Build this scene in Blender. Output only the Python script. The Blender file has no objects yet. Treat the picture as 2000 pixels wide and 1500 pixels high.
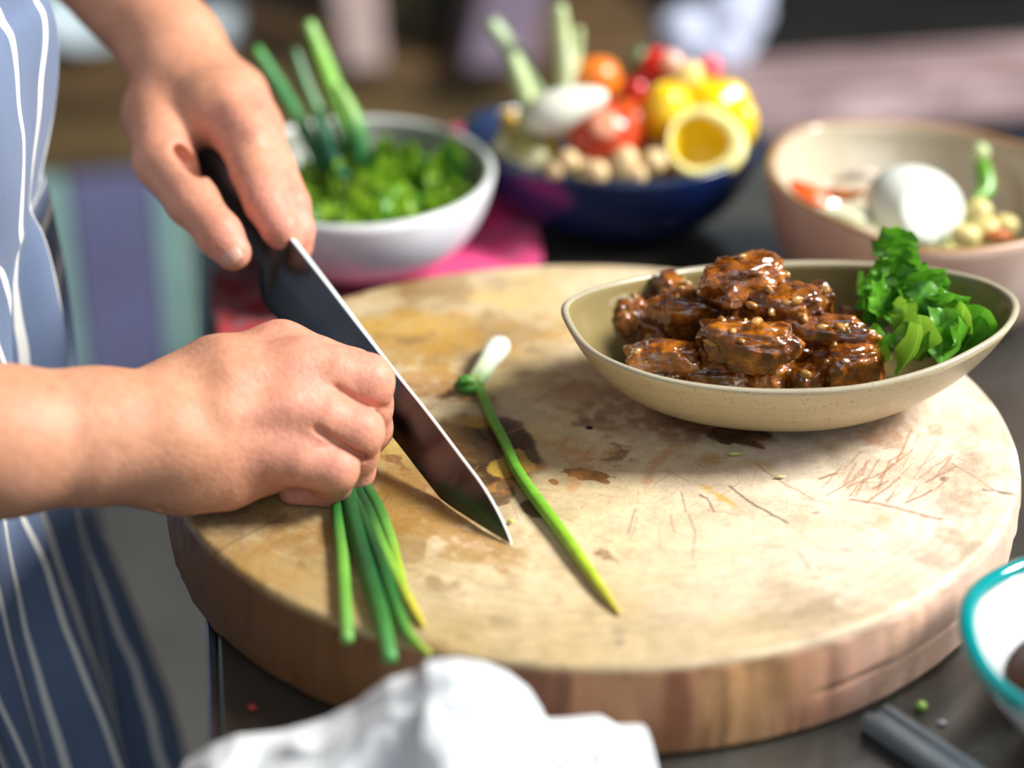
import bpy, math, random
import numpy as np
from mathutils import Vector, Matrix

SC = bpy.context.scene
COL = SC.collection
random.seed(7)
RNG = np.random.default_rng(11)

# ------------------------------------------------------------------ camera, sky, lights, exposure
F = 3888.9                      # focal length in pixels of a 2000 px wide frame (70 mm on 36 mm)
TH = math.radians(26.334)
CZ = .484
BT = .045                       # height of the chopping board's top over the table top (z = 0)
FLOOR = -.85
RIGHT = np.array([1., 0, 0]); FWD = np.array([0, math.cos(TH), -math.sin(TH)])
UP = np.array([0, math.sin(TH), math.cos(TH)]); CAM = np.array([0, 0, CZ])

cam = bpy.data.cameras.new('camera'); cam_o = bpy.data.objects.new('camera', cam); COL.objects.link(cam_o)
cam.sensor_width = 36; cam.sensor_fit = 'HORIZONTAL'; cam.lens = F * 36 / 2000
cam_o.location = (0, 0, CZ); cam_o.rotation_euler = (math.pi / 2 - TH, 0, 0)
cam.clip_start = .02; cam.clip_end = 60
cam.dof.use_dof = True; cam.dof.focus_distance = .905; cam.dof.aperture_fstop = 2.5; cam.dof.aperture_blades = 0
SC.camera = cam_o

w = bpy.data.worlds.new('sky'); SC.world = w; w.use_nodes = True
w.node_tree.nodes['Background'].inputs[0].default_value = (.80, .90, 1, 1)
w.node_tree.nodes['Background'].inputs[1].default_value = .30

def area(name, loc, target, size, power, color, sy=None):
    l = bpy.data.lights.new(name, 'AREA'); o = bpy.data.objects.new(name, l); COL.objects.link(o)
    l.energy = power; l.color = color; l.size = size
    if sy: l.shape = 'RECTANGLE'; l.size_y = sy
    o.location = loc
    o.rotation_euler = (Vector(target) - Vector(loc)).to_track_quat('-Z', 'Y').to_euler()
    return o
area('window_daylight', (1.8, .90, 1.62), (0, .85, .05), .75, 122, (1, .985, .955), .75)
area('front_fill_light', (.5, -1.3, 1.7), (0, .9, 0), 1.6, 12, (.74, .85, 1))  # added soft fill lamp on the camera side, out of view

SC.view_settings.view_transform = 'Standard'; SC.view_settings.look = 'None'
SC.view_settings.gamma = 1; SC.view_settings.use_curve_mapping = False
SC.view_settings.exposure = .36

# ------------------------------------------------------------------ helpers: points
def ray(px, py): return FWD + RIGHT * (px - 1000) / F + UP * (750 - py) / F
def at(px, py, z=0.):                     # the point at height z that the photograph shows at (px, py)
    r = ray(px, py); return CAM + r * (z - CZ) / r[2]
def dp(px, py, d): return CAM + ray(px, py) * d
def aty(px, py, y):
    r = ray(px, py); return CAM + r * y / r[1]
def proj(P):
    q = np.asarray(P) - CAM; d = q @ FWD
    return 1000 + F * (q @ RIGHT) / d, 750 - F * (q @ UP) / d, d

# ------------------------------------------------------------------ helpers: noise
def _h(i, j, k, s):
    n = (i * 374761393 + j * 668265263 + k * 2147483647 + s * 974634777) & 0xffffffff
    n = ((n ^ (n >> 13)) * 1274126177) & 0xffffffff
    n = ((n ^ (n >> 15)) * 2246822519) & 0xffffffff
    return ((n ^ (n >> 16)) & 0xffff) / 65535.
def vnoise(P, s=0):
    P = np.asarray(P, float); i = np.floor(P).astype(np.int64); f = P - i; f = f * f * f * (f * (f * 6 - 15) + 10)
    r = 0
    for a in (0, 1):
        for b in (0, 1):
            for c in (0, 1):
                wgt = (f[..., 0] if a else 1 - f[..., 0]) * (f[..., 1] if b else 1 - f[..., 1]) * (f[..., 2] if c else 1 - f[..., 2])
                r = r + wgt * _h(i[..., 0] + a, i[..., 1] + b, i[..., 2] + c, s)
    return r * 2 - 1
def fbm(P, o=4, s=0):
    P = np.asarray(P, float); r = 0; a = .5
    for k in range(o): r = r + a * vnoise(P, s + k); P = P * 2.03 + 7.7; a *= .5
    return r
def sstep(a, b, x):
    t = np.clip((x - a) / (b - a), 0, 1); return t * t * (3 - 2 * t)
def mixc(a, b, t): return a * (1 - t[..., None]) + np.asarray(b) * t[..., None]

# ------------------------------------------------------------------ helpers: objects
def tag(o, label=None, cat=None, group=None, kind=None):
    if label: o['label'] = label
    if cat: o['category'] = cat
    if group: o['group'] = group
    if kind: o['kind'] = kind
    return o
def empty(name, loc=(0, 0, 0), label=None, cat=None, group=None, rz=0):
    o = bpy.data.objects.new(name, None); COL.objects.link(o); o.location = loc; o.rotation_euler = (0, 0, rz)
    o.empty_display_size = .02
    return tag(o, label, cat, group)
def make_mesh(name, V, Fc, smooth=True, col=None, uv=None, mats=(), midx=None):
    V = np.asarray(V, np.float32); me = bpy.data.meshes.new(name)
    if isinstance(Fc, np.ndarray):
        n = Fc.shape[1]; nf = len(Fc)
        me.vertices.add(len(V)); me.vertices.foreach_set('co', V.ravel())
        me.loops.add(nf * n); me.loops.foreach_set('vertex_index', Fc.astype(np.int32).ravel())
        me.polygons.add(nf); me.polygons.foreach_set('loop_start', np.arange(0, nf * n, n, dtype=np.int32))
        me.update(calc_edges=True)
    else:
        me.from_pydata(V.tolist(), [], [list(map(int, f)) for f in Fc]); me.update()
    if smooth: me.polygons.foreach_set('use_smooth', np.ones(len(me.polygons), bool))
    if col is not None:
        a = me.color_attributes.new('Col', 'FLOAT_COLOR', 'POINT')
        c = np.ones((len(V), 4), np.float32); c[:, :3] = np.asarray(col); a.data.foreach_set('color', c.ravel())
    if uv is not None:
        a = me.attributes.new('cloth_uv', 'FLOAT_VECTOR', 'POINT')
        c = np.zeros((len(V), 3), np.float32); c[:, :2] = uv; a.data.foreach_set('vector', c.ravel())
    for m in mats: me.materials.append(m)
    if midx is not None: me.polygons.foreach_set('material_index', np.asarray(midx, np.int32))
    return me
def obj(name, me, parent=None, world=False):
    o = bpy.data.objects.new(name, me); COL.objects.link(o)
    if parent:
        o.parent = parent
        if world: o.matrix_parent_inverse = PINV(parent)
    return o
def PINV(p): return (Matrix.Translation(p.location) @ p.rotation_euler.to_matrix().to_4x4()).inverted()
def part(name, V, Fc, mat, parent=None, **k):       # vertices in world coordinates
    mats = mat if isinstance(mat, (list, tuple)) else (mat,)
    V = np.asarray(V, float)
    if parent is None:
        c = V.mean(0); c[2] = V[:, 2].min()
        o = obj(name, make_mesh(name, V - c, Fc, mats=mats, **k)); o.location = c; return o
    o = obj(name, make_mesh(name, V, Fc, mats=mats, **k), parent)
    o.matrix_parent_inverse = PINV(parent)
    return o
class MB:
    def __init__(s): s.v = []; s.f = []; s.n = 0; s.c = []
    def add(s, V, Fc, col=None):
        V = np.asarray(V, float); s.v.append(V); s.f += [tuple(int(i) + s.n for i in q) for q in Fc]; s.n += len(V)
        if col is not None: s.c.append(np.broadcast_to(col, (len(V), 3)))
    def V(s): return np.vstack(s.v)
    def C(s): return np.vstack(s.c) if s.c else None
def box(c, sz, R=None, bev=.12):
    import bmesh
    bm = bmesh.new(); bmesh.ops.create_cube(bm, size=1)
    for v in bm.verts: v.co = Vector((v.co.x * sz[0], v.co.y * sz[1], v.co.z * sz[2]))
    bmesh.ops.bevel(bm, geom=bm.edges[:], offset=min(sz) * bev, segments=2, affect='EDGES', profile=.5)
    V = np.array([v.co for v in bm.verts]); bm.verts.index_update()
    Fc = [[v.index for v in f.verts] for f in bm.faces]; bm.free()
    if R is not None: V = V @ np.asarray(R).T
    return V + np.asarray(c, float), Fc
def rotz(a): c, s = math.cos(a), math.sin(a); return np.array([[c, -s, 0], [s, c, 0], [0, 0, 1.]])
def euler(x, y, z): return np.array(Matrix.Rotation(z, 3, 'Z') @ Matrix.Rotation(y, 3, 'Y') @ Matrix.Rotation(x, 3, 'X'))
def spline(P, n, closed=False):
    P = np.asarray(P, float); m = len(P); out = []
    ts = np.linspace(0, m if closed else m - 1, n, endpoint=not closed)
    for t in ts:
        i = int(math.floor(t)); u = t - i
        if not closed and i >= m - 1: i = m - 2; u = 1
        g = (lambda k: P[k % m]) if closed else (lambda k: P[k] if 0 <= k < m else (2 * P[0] - P[1] if k < 0 else 2 * P[-1] - P[-2]))
        a, b, c, d = g(i - 1), g(i), g(i + 1), g(i + 2)
        out.append(.5 * (2 * b + (c - a) * u + (2 * a - 5 * b + 4 * c - d) * u * u + (3 * b - a - 3 * c + d) * u ** 3))
    return np.array(out)
def rings(L, closed_u=True, cap0=False, cap1=False):   # loops of equal length -> quads
    n = len(L[0]); V = np.vstack(L); Fc = []
    for i in range(len(L) - 1):
        for j in range(n if closed_u else n - 1):
            k = (j + 1) % n; Fc.append((i * n + j, i * n + k, (i + 1) * n + k, (i + 1) * n + j))
    if cap0: Fc.append(tuple(range(n - 1, -1, -1)))
    if cap1: Fc.append(tuple((len(L) - 1) * n + j for j in range(n)))
    return V, Fc
def tube(P, R, seg=12, flat=None, cap=True):
    P = np.asarray(P, float); R = np.broadcast_to(R, (len(P),)); L = []
    T = np.gradient(P, axis=0); T /= np.linalg.norm(T, axis=1)[:, None] + 1e-12
    n = np.cross(T[0], [0, 0, 1.]);
    if np.linalg.norm(n) < 1e-4: n = np.array([1., 0, 0])
    for i in range(len(P)):
        n = n - T[i] * (n @ T[i]); n /= np.linalg.norm(n); b = np.cross(T[i], n)
        a = np.linspace(0, 2 * math.pi, seg, endpoint=False)
        L.append(P[i] + R[i] * (np.cos(a)[:, None] * n + np.sin(a)[:, None] * b * (flat or 1)))
    return rings(L, True, cap, cap)
_ico = {}
def ico(sub):
    if sub not in _ico:
        import bmesh
        bm = bmesh.new(); bmesh.ops.create_icosphere(bm, subdivisions=sub, radius=1); bm.verts.index_update()
        _ico[sub] = (np.array([v.co for v in bm.verts]), np.array([[v.index for v in f.verts] for f in bm.faces])); bm.free()
    return _ico[sub][0].copy(), _ico[sub][1]
def lathe(prof, n=40):     # prof: list of (r, z)
    a = np.linspace(0, 2 * math.pi, n, endpoint=False)
    return rings([np.c_[r * np.cos(a), r * np.sin(a), np.full(n, z)] for r, z in prof], True, True, True)

# ------------------------------------------------------------------ helpers: blended solids (distance field -> mesh)
def smin(a, b, k):
    if k <= 0: return np.minimum(a, b)
    h = np.maximum(k - np.abs(a - b), 0) / k; return np.minimum(a, b) - h * h * k * .25
class Field:
    def __init__(s, lo, hi, h):
        s.lo = np.asarray(lo, float); s.h = h; s.n = np.ceil((np.asarray(hi) - s.lo) / h).astype(int) + 1
        s.D = np.full(s.n, 1., np.float32)
    def grid(s, lo, hi):
        i0 = np.clip(np.floor((lo - s.lo) / s.h).astype(int), 0, s.n); i1 = np.clip(np.ceil((hi - s.lo) / s.h).astype(int) + 1, 0, s.n)
        sl = tuple(slice(a, b) for a, b in zip(i0, i1))
        ax = [s.lo[q] + s.h * np.arange(i0[q], i1[q]) for q in range(3)]
        return sl, np.stack(np.meshgrid(*ax, indexing='ij'), -1)
    def chain(s, P, R, k=.004, kin=.004):
        P = [np.asarray(p, float) for p in P]; m = max(R) + max(k, kin) + 3 * s.h
        sl, G = s.grid(np.min(P, 0) - m, np.max(P, 0) + m)
        if G.size == 0: return
        d = None
        for a, b, ra, rb in zip(P[:-1], P[1:], R[:-1], R[1:]):
            ab = b - a; t = np.clip(((G - a) @ ab) / (ab @ ab + 1e-12), 0, 1)
            e = np.linalg.norm(G - a - t[..., None] * ab, axis=-1) - (ra + (rb - ra) * t)
            d = e if d is None else smin(d, e, kin)
        s.D[sl] = smin(s.D[sl], d, k)
    def ell(s, c, r, R=None, k=.004, sub=False):
        c = np.asarray(c, float); r = np.asarray(r, float); m = r.max() + k + 3 * s.h
        sl, G = s.grid(c - m, c + m)
        if G.size == 0: return
        q = G - c
        if R is not None: q = q @ np.asarray(R)
        k0 = np.linalg.norm(q / r, axis=-1); k1 = np.linalg.norm(q / (r * r), axis=-1)
        d = k0 * (k0 - 1) / (k1 + 1e-9)
        s.D[sl] = -smin(-s.D[sl], d, k) if sub else smin(s.D[sl], d, k)
    def groove(s, P, r, k=.002):
        P = [np.asarray(p, float) for p in P]; m = r + k + 3 * s.h
        sl, G = s.grid(np.min(P, 0) - m, np.max(P, 0) + m)
        if G.size == 0: return
        d = None
        for a, b in zip(P[:-1], P[1:]):
            ab = b - a; t = np.clip(((G - a) @ ab) / (ab @ ab + 1e-12), 0, 1)
            e = np.linalg.norm(G - a - t[..., None] * ab, axis=-1) - r
            d = e if d is None else np.minimum(d, e)
        s.D[sl] = -smin(-s.D[sl], d, k)
    def mesh(s):
        D = s.D; I = D < 0; nx, ny, nz = s.n
        cnt = np.zeros((nx - 1, ny - 1, nz - 1), np.int8)
        cs = [(a, b, c) for a in (0, 1) for b in (0, 1) for c in (0, 1)]
        for a, b, c in cs: cnt += I[a:nx - 1 + a, b:ny - 1 + b, c:nz - 1 + c]
        act = (cnt > 0) & (cnt < 8); idx = np.argwhere(act); vid = np.full(act.shape, -1, np.int64); vid[act] = np.arange(len(idx))
        val = {q: D[idx[:, 0] + q[0], idx[:, 1] + q[1], idx[:, 2] + q[2]] for q in cs}
        acc = np.zeros((len(idx), 3)); num = np.zeros(len(idx))
        for q in cs:
            for ax in range(3):
                if q[ax]: continue
                p = list(q); p[ax] = 1; p = tuple(p); a, b = val[q], val[p]; m = (a < 0) != (b < 0)
                t = np.where(m, a / np.where(m, a - b, 1), 0)
                pt = np.tile(np.array(q, float), (len(idx), 1)); pt[:, ax] = t
                acc[m] += pt[m]; num[m] += 1
        V = s.lo + s.h * (idx + acc / num[:, None])
        Q = []
        for ax in range(3):
            sl0 = [slice(None)] * 3; sl1 = [slice(None)] * 3; sl0[ax] = slice(0, -1); sl1[ax] = slice(1, None)
            a, b = I[tuple(sl0)], I[tuple(sl1)]; ed = np.argwhere(a != b); u, v = (ax + 1) % 3, (ax + 2) % 3
            ed = ed[(ed[:, u] > 0) & (ed[:, v] > 0) & (ed[:, u] < s.n[u] - 1) & (ed[:, v] < s.n[v] - 1)]
            flip = a[ed[:, 0], ed[:, 1], ed[:, 2]]
            def g(du, dv):
                e = ed.copy(); e[:, u] -= du; e[:, v] -= dv; return vid[e[:, 0], e[:, 1], e[:, 2]]
            q = np.c_[g(1, 1), g(0, 1), g(0, 0), g(1, 0)]
            q[~flip] = q[~flip][:, ::-1]; Q.append(q)
        return V, np.vstack(Q)

# ------------------------------------------------------------------ helpers: materials
class Mat:
    def __init__(s, name):
        s.m = bpy.data.materials.new(name); s.m.use_nodes = True; s.t = s.m.node_tree; s.n = s.t.nodes; s.b = s.n['Principled BSDF']
        s.out = s.n['Material Output']; s.co = None
    def node(s, ty, **kw):
        x = s.n.new(ty)
        for k, v in kw.items(): setattr(x, k, v)
        return x
    def put(s, sock, v):
        if hasattr(v, 'is_linked') or isinstance(v, bpy.types.NodeSocket): s.t.links.new(v, sock)
        else:
            if sock.type == 'RGBA' and len(v) == 3: v = (*v, 1)
            sock.default_value = v
    def set(s, **kw):
        for k, v in kw.items(): s.put(s.b.inputs[k.replace('_', ' ')], v)
        return s
    def coord(s, scale=(1, 1, 1)):
        if s.co is None: s.co = s.node('ShaderNodeTexCoord').outputs['Object']
        if scale == (1, 1, 1): return s.co
        mp = s.node('ShaderNodeMapping'); s.put(mp.inputs['Vector'], s.co); mp.inputs['Scale'].default_value = scale
        return mp.outputs[0]
    def noise(s, scale, detail=4, rough=.55, dist=0, st=(1, 1, 1), vec=None):
        x = s.node('ShaderNodeTexNoise'); s.put(x.inputs['Vector'], vec or s.coord(st)); x.inputs['Scale'].default_value = scale
        x.inputs['Detail'].default_value = detail; x.inputs['Roughness'].default_value = rough; x.inputs['Distortion'].default_value = dist
        return x.outputs['Fac']
    def voro(s, scale, feat='F1', out='Distance', st=(1, 1, 1)):
        x = s.node('ShaderNodeTexVoronoi', feature=feat); s.put(x.inputs['Vector'], s.coord(st)); x.inputs['Scale'].default_value = scale
        return x.outputs[out]
    def ramp(s, fac, stops):
        x = s.node('ShaderNodeValToRGB'); s.put(x.inputs[0], fac); e = x.color_ramp.elements
        while len(e) < len(stops): e.new(.5)
        for el, (p, c) in zip(e, stops):
            el.position = p; el.color = (*c, 1) if hasattr(c, '__len__') else (c, c, c, 1)
        return x.outputs[0]
    def mix(s, fac, a, b, mode='MIX'):
        x = s.node('ShaderNodeMix', data_type='RGBA', blend_type=mode)
        s.put(x.inputs[0], fac); s.put(x.inputs[6], a); s.put(x.inputs[7], b); return x.outputs[2]
    def math(s, op, a, b=0., c=0.):
        x = s.node('ShaderNodeMath', operation=op); s.put(x.inputs[0], a); s.put(x.inputs[1], b); s.put(x.inputs[2], c); return x.outputs[0]
    def attr(s, name='Col', out='Color'):
        return s.node('ShaderNodeAttribute', attribute_name=name).outputs[out]
    def bump(s, h, strength=.3, dist=.001):
        x = s.node('ShaderNodeBump'); s.put(x.inputs['Height'], h); x.inputs['Strength'].default_value = strength; x.inputs['Distance'].default_value = dist
        s.put(s.b.inputs['Normal'], x.outputs[0]); return s
    def translucent(s, col, fac=.35):
        t = s.node('ShaderNodeBsdfTranslucent'); s.put(t.inputs[0], col); mx = s.node('ShaderNodeMixShader'); mx.inputs[0].default_value = fac
        s.t.links.new(s.b.outputs[0], mx.inputs[1]); s.t.links.new(t.outputs[0], mx.inputs[2]); s.t.links.new(mx.outputs[0], s.out.inputs[0]); return s
def plain(name, c, rough=.5, var=.25, scale=30, bump=0, **kw):
    m = Mat(name); c = np.array(c)
    col = m.ramp(m.noise(scale), [(.3, tuple(c * (1 - var))), (.7, tuple(np.minimum(c * (1 + var), 1)))])
    m.set(Base_Color=col, Roughness=rough, **kw)
    if bump: m.bump(m.noise(scale * 6), bump)
    return m.m
def vcol(name, rough=.5, var=.2, scale=60, bump=0, bscale=300, trans=0, **kw):
    m = Mat(name)
    col = m.mix(1, m.attr(), m.ramp(m.noise(scale), [(.3, 1 - var), (.7, 1 + var)]), 'MULTIPLY')
    m.set(Base_Color=col, Roughness=rough, **kw)
    if bump: m.bump(m.noise(bscale), bump)
    if trans: m.translucent(col, trans)
    return m.m
# ------------------------------------------------------------------ materials shared by several things
M = {}
def mat_dark_wood():
    m = Mat('worn dark wood')
    n = m.noise(3, 6, .6, 1.2, st=(1, 9, 9)); f = m.noise(40, 4)
    c = m.mix(m.math('MULTIPLY', f, .5), m.ramp(n, [(.3, (.055, .03, .016)), (.55, (.16, .095, .05)), (.75, (.25, .16, .09))]), (.2, .13, .08))
    return m.set(Base_Color=c, Roughness=.6).bump(n, .3, .004).m
M['dark_wood'] = mat_dark_wood()
def mat_table():
    m = Mat('dark table sheet')
    a = m.noise(9, 6, .6, .6); b = m.noise(60, 4)
    c = m.mix(m.math('MULTIPLY', b, .45), m.ramp(a, [(.3, (.018, .014, .011)), (.6, (.042, .034, .027)), (.8, (.06, .06, .055))]), (.05, .042, .034))
    return m.set(Base_Color=c, Roughness=m.ramp(a, [(.3, .22), (.7, .42)]), Specular_IOR_Level=.6, Coat_Weight=m.ramp(m.noise(4, 5, .6, .5), [(.35, .15), (.65, 1.)]), Coat_Roughness=.22, Coat_Tint=(.80, .95, 1, 1)).bump(b, .08).m
M['table'] = mat_table()
M['edge_metal'] = plain('bluish metal trim', (.22, .27, .34), .3, Metallic=1.)
M['floor'] = plain('dark concrete', (.085, .085, .08), .7, .35, 4)
M['wall'] = plain('very dark wall', (.014, .011, .007), .8, .5, 3)  # one near-black brown tone for the walls

# ------------------------------------------------------------------ the setting
def slab(name, lo, hi, mat, label, bev=.01):
    lo = np.array(lo, float); hi = np.array(hi, float)
    V, Fc = box((lo + hi) / 2, hi - lo, bev=bev)
    return tag(part(name, V, Fc, mat, smooth=False), label, kind='structure')
slab('floor', (-4, -2.5, FLOOR - .1), (4.5, 5.2, FLOOR), M['floor'], 'dark grey concrete floor of the open kitchen', .001)
slab('wall_back', (-4, 5.0, FLOOR), (4.5, 5.2, .95), M['wall'], 'dark low wall closing the kitchen at the back', .01)
slab('wall_left', (-4.2, -2.5, FLOOR), (-4, 5.2, 1.9), M['wall'], 'dark side wall behind the cook', .01)
slab('added_ceiling', (-4.2, -.6, 2.3), (4.5, 5.4, 2.4), M['dark_wood'], 'unseen dark timber roof deck added to block light from above', .01)  # out of view, added to keep sky light off from above

# ------------------------------------------------------------------ work table
E0, E1 = at(430, 1400), at(404, 600)
tang = math.atan2(E1[0] - E0[0], E1[1] - E0[1])        # the table's left edge leans away by this much
TR = rotz(-tang)
torg = E0 - TR @ np.array([0, E0[1] - .42, 0])          # front left corner of the table top
table = empty('work_table', (torg[0] + .7, torg[1] + .45, FLOOR), 'dark brown grey work table under the round chopping board', 'table')
def tl(u, v, z): return torg + TR @ np.array([u, v, 0]) + np.array([0, 0, z])
TW, TD = 1.5, .865
V, Fc = box(tl(TW / 2, TD / 2, -.018), (TW, TD, .036), TR, .04)
part('tabletop', V, Fc, M['table'], table, smooth=False)
V, Fc = box(tl(-.0025, TD / 2, -.018), (.005, TD, .034), TR, .2)
part('edge_strip', V, Fc, M['edge_metal'], table, smooth=False)
for u in (.07, TW - .07):
    for v in (.07, TD - .07):
        V, Fc = box(tl(u, v, (FLOOR - .036) / 2), (.06, .06, -FLOOR - .036), TR, .08)
        part('leg', V, Fc, M['dark_wood'], table, smooth=False)
for v in (.07, TD - .07):
    V, Fc = box(tl(TW / 2, v, -.075), (TW - .2, .03, .076), TR, .05); part('apron_rail', V, Fc, M['dark_wood'], table, smooth=False)

# ------------------------------------------------------------------ round chopping board
BC = np.array([.0369, .8405])
def board():
    na, nr, ns = 900, 250, 34
    a = np.linspace(0, 2 * math.pi, na, endpoint=False)
    Rw = .2 * (1 + .006 * vnoise(np.c_[np.cos(a) * 1.3, np.sin(a) * 1.3, a * 0], 5) + .002 * vnoise(np.c_[np.cos(a) * 6, np.sin(a) * 6, a * 0], 6))
    L = []
    for f in np.linspace(.004, 1, nr) ** .85:
        r = Rw * f * .985
        x, y = BC[0] + r * np.cos(a), BC[1] + r * np.sin(a)
        z = BT - .0004 * (1 - f) + .0003 * vnoise(np.c_[x * 40, y * 40, x * 0], 3)
        L.append(np.c_[x, y, z])
    prof = [(.992, BT - .0004), (.997, BT - .0015), (1., BT - .0038)]
    prof += [(1.0 + .008 * math.sin(math.pi * t), BT - .0038 - t * (BT - .0068)) for t in np.linspace(.03, 1, ns)] + [(.99, .0012), (.975, 0)]
    for f, z in prof:
        r = Rw * f; x, y = BC[0] + r * np.cos(a), BC[1] + r * np.sin(a)
        if .003 < z < BT - .004:
            px, _, _ = proj(np.c_[x, y, x * 0 + z]); front = (y < BC[1])
            g = sstep(1560, 1700, px) * front
            zc = .0215 + .002 * vnoise(np.c_[a * 3, a * 0, a * 0], 9)
            r = r - g * (.0022 * np.exp(-((z - zc) / .0012) ** 2) + .0012 * (z < zc))
            r = r + .0006 * vnoise(np.c_[np.cos(a) * 25, np.sin(a) * 25, x * 0 + z * 30], 12)
            x, y = BC[0] + r * np.cos(a), BC[1] + r * np.sin(a)
        L.append(np.c_[x, y, np.full(na, z)])
    V, Fc = rings(L, True, True, True)
    quads = np.array([f for f in Fc if len(f) == 4]); caps = [f for f in Fc if len(f) != 4]
    # ---- colour of the wood: stains, cuts and growth rings, plus some painted shade
    px, py, _ = proj(V); P = V; rr = np.hypot(V[:, 0] - BC[0], V[:, 1] - BC[1]); aa = np.arctan2(V[:, 1] - BC[1], V[:, 0] - BC[0])
    n1 = fbm(P * 14, 4, 1); n2 = fbm(P * 45, 4, 2); n3 = fbm(P * 160, 3, 3); n4 = fbm(P * 25 + 9, 4, 21)
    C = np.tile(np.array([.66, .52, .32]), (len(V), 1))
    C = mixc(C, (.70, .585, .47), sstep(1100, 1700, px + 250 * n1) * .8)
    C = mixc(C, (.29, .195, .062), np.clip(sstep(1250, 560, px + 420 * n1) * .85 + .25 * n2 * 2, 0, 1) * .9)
    C = mixc(C, (.42, .31, .15), sstep(1080, 1240, py + 90 * n2) * .6)
    C = mixc(C, (.26, .14, .04), sstep(.06, .36, n4 + .16 * n3) * sstep(1300, 750, px) * .8)
    C = mixc(C, (.22, .12, .035), sstep(.10, .30, fbm(P * 70 + 3, 5, 23)) * sstep(1150, 750, px) * .6)
    C = mixc(C, (.40, .30, .20), sstep(.18, .45, n4) * sstep(1200, 1500, px) * .45)
    C = mixc(C, (.62, .40, .08), sstep(.1, .4, fbm(P * 22 + 30, 4, 31)) * sstep(1350, 900, px) * sstep(1100, 800, py) * .5)
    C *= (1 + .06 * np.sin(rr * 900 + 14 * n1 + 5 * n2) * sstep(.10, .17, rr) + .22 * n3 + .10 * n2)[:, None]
    top = V[:, 2] > BT - .002
    def blot(x, y, rx, ry, rot, c, op, rag=.45, fq=55):
        t = math.radians(rot); u = (px - x) * math.cos(t) + (py - y) * math.sin(t); v = -(px - x) * math.sin(t) + (py - y) * math.cos(t)
        m = np.abs(u) < rx * 2; m &= np.abs(v) < ry * 2; m &= top
        if not m.any(): return
        d = np.hypot(u[m] / rx, v[m] / ry) + rag * 2.2 * fbm(P[m] * fq * np.array([1.7, 1.7, 1]) + x, 6, int(x) % 50)
        soft = .10 if op > .8 else .34
        k = sstep(1 + soft, 1 - soft, d) * op * (1 - .75 * (op < .8) * sstep(-.05, .3, fbm(P[m] * 210 + y, 4, int(y) % 40)))
        C[m] = mixc(C[m], c, k)
    BR = (.070, .030, .008); OR = (.50, .22, .055); DK = (.10, .06, .04); YE = (.52, .32, .05); RB = (.20, .085, .045)
    blot(955, 880, 95, 62, 12, BR, .9, .25, 30); blot(900, 850, 70, 40, 0, (.16, .08, .02), .8, .3, 30)
    blot(935, 945, 60, 48, 30, BR, .85, .3, 40); blot(985, 850, 62, 28, 15, BR, .9, .18, 30); blot(1045, 995, 32, 15, 15, BR, .85, .4)
    blot(870, 935, 60, 35, 40, (.22, .12, .035), .8, .4); blot(1000, 905, 38, 24, -20, YE, .9, .35); blot(930, 820, 30, 14, 0, YE, .7, .5)
    blot(1010, 935, 45, 18, -20, OR, .6, .6)
    blot(1445, 852, 55, 20, 4, (.085, .03, .017), .95, .35); blot(1475, 868, 26, 7, 22, (.085, .03, .017), .9, .3); blot(1420, 842, 40, 13, 0, (.085, .03, .017), .9, .3)
    blot(1145, 926, 46, 11, 8, (.20, .08, .02), .95, .4); blot(1172, 936, 22, 6, 20, (.20, .08, .02), .9, .3); blot(1080, 940, 14, 6, 10, (.25, .1, .02), .9, .5)
    for q in [(1150, 905, 10, 25, 20), (1200, 885, 32, 10, -20), (1125, 900, 30, 16, 0), (1270, 920, 10, 24, 25), (1340, 880, 30, 9, -40), (1310, 885, 40, 9, -30),
              (1110, 870, 32, 18, 0), (1120, 940, 12, 20, 20)]: blot(*q, OR, .5, .7)
    for q in [(1210, 888, 26, 13, 12), (1235, 895, 10, 8, 0), (1190, 850, 12, 7, 10), (1125, 828, 20, 6, 0), (1142, 824, 8, 5, 0), (1170, 820, 9, 4, 0)]: blot(*q, DK, .65, .8, 110)
    blot(1180, 1085, 20, 10, 20, RB, .7, .6, 90); blot(1165, 1078, 10, 6, 0, RB, .7, .5, 90)
    blot(1594, 1002, 10, 4, 0, (.2, .13, .1), .55, .3); blot(1842, 935, 6, 4, 0, RB, .8, .4)
    blot(1250, 800, 170, 48, 12, (.28, .13, .05), .75, .55, 30); blot(1340, 815, 60, 20, 10, (.24, .09, .035), .7, .6, 40); blot(1210, 770, 90, 22, 8, (.45, .26, .09), .5, .6)  # stain left of the bowl, darkened to hold the bowl's shadow too
    blot(1745, 842, 70, 26, -12, (.42, .22, .11), .55, .8, 70); blot(1715, 855, 35, 13, -12, (.42, .2, .10), .55, .8, 70)
    blot(1840, 1080, 75, 32, 10, (.30, .21, .12), .45, .8, 40); blot(1905, 960, 70, 55, 60, (.33, .23, .15), .45, .7, 30); blot(1900, 870, 26, 40, 0, (.36, .24, .15), .35, .7)
    blot(830, 650, 150, 30, 0, (.46, .25, .04), .7, .7, 40); blot(800, 690, 120, 45, 0, (.42, .23, .04), .75, .6, 28); blot(1000, 640, 90, 22, 5, (.42, .25, .07), .55, .8, 40); blot(870, 770, 90, 22, 12, (.30, .13, .03), .7, .8, 60); blot(840, 740, 70, 22, 10, (.42, .2, .05), .65, .7, 50); blot(790, 640, 110, 18, 0, (.58, .36, .08), .55, .6, 30)
    blot(1040, 684, 26, 7, 5, (.24, .16, .1), .6, .6); blot(985, 555, 45, 12, 0, (.35, .27, .2), .5, .6); blot(800, 665, 24, 8, 10, (.2, .12, .05), .6, .7, 80)
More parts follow.
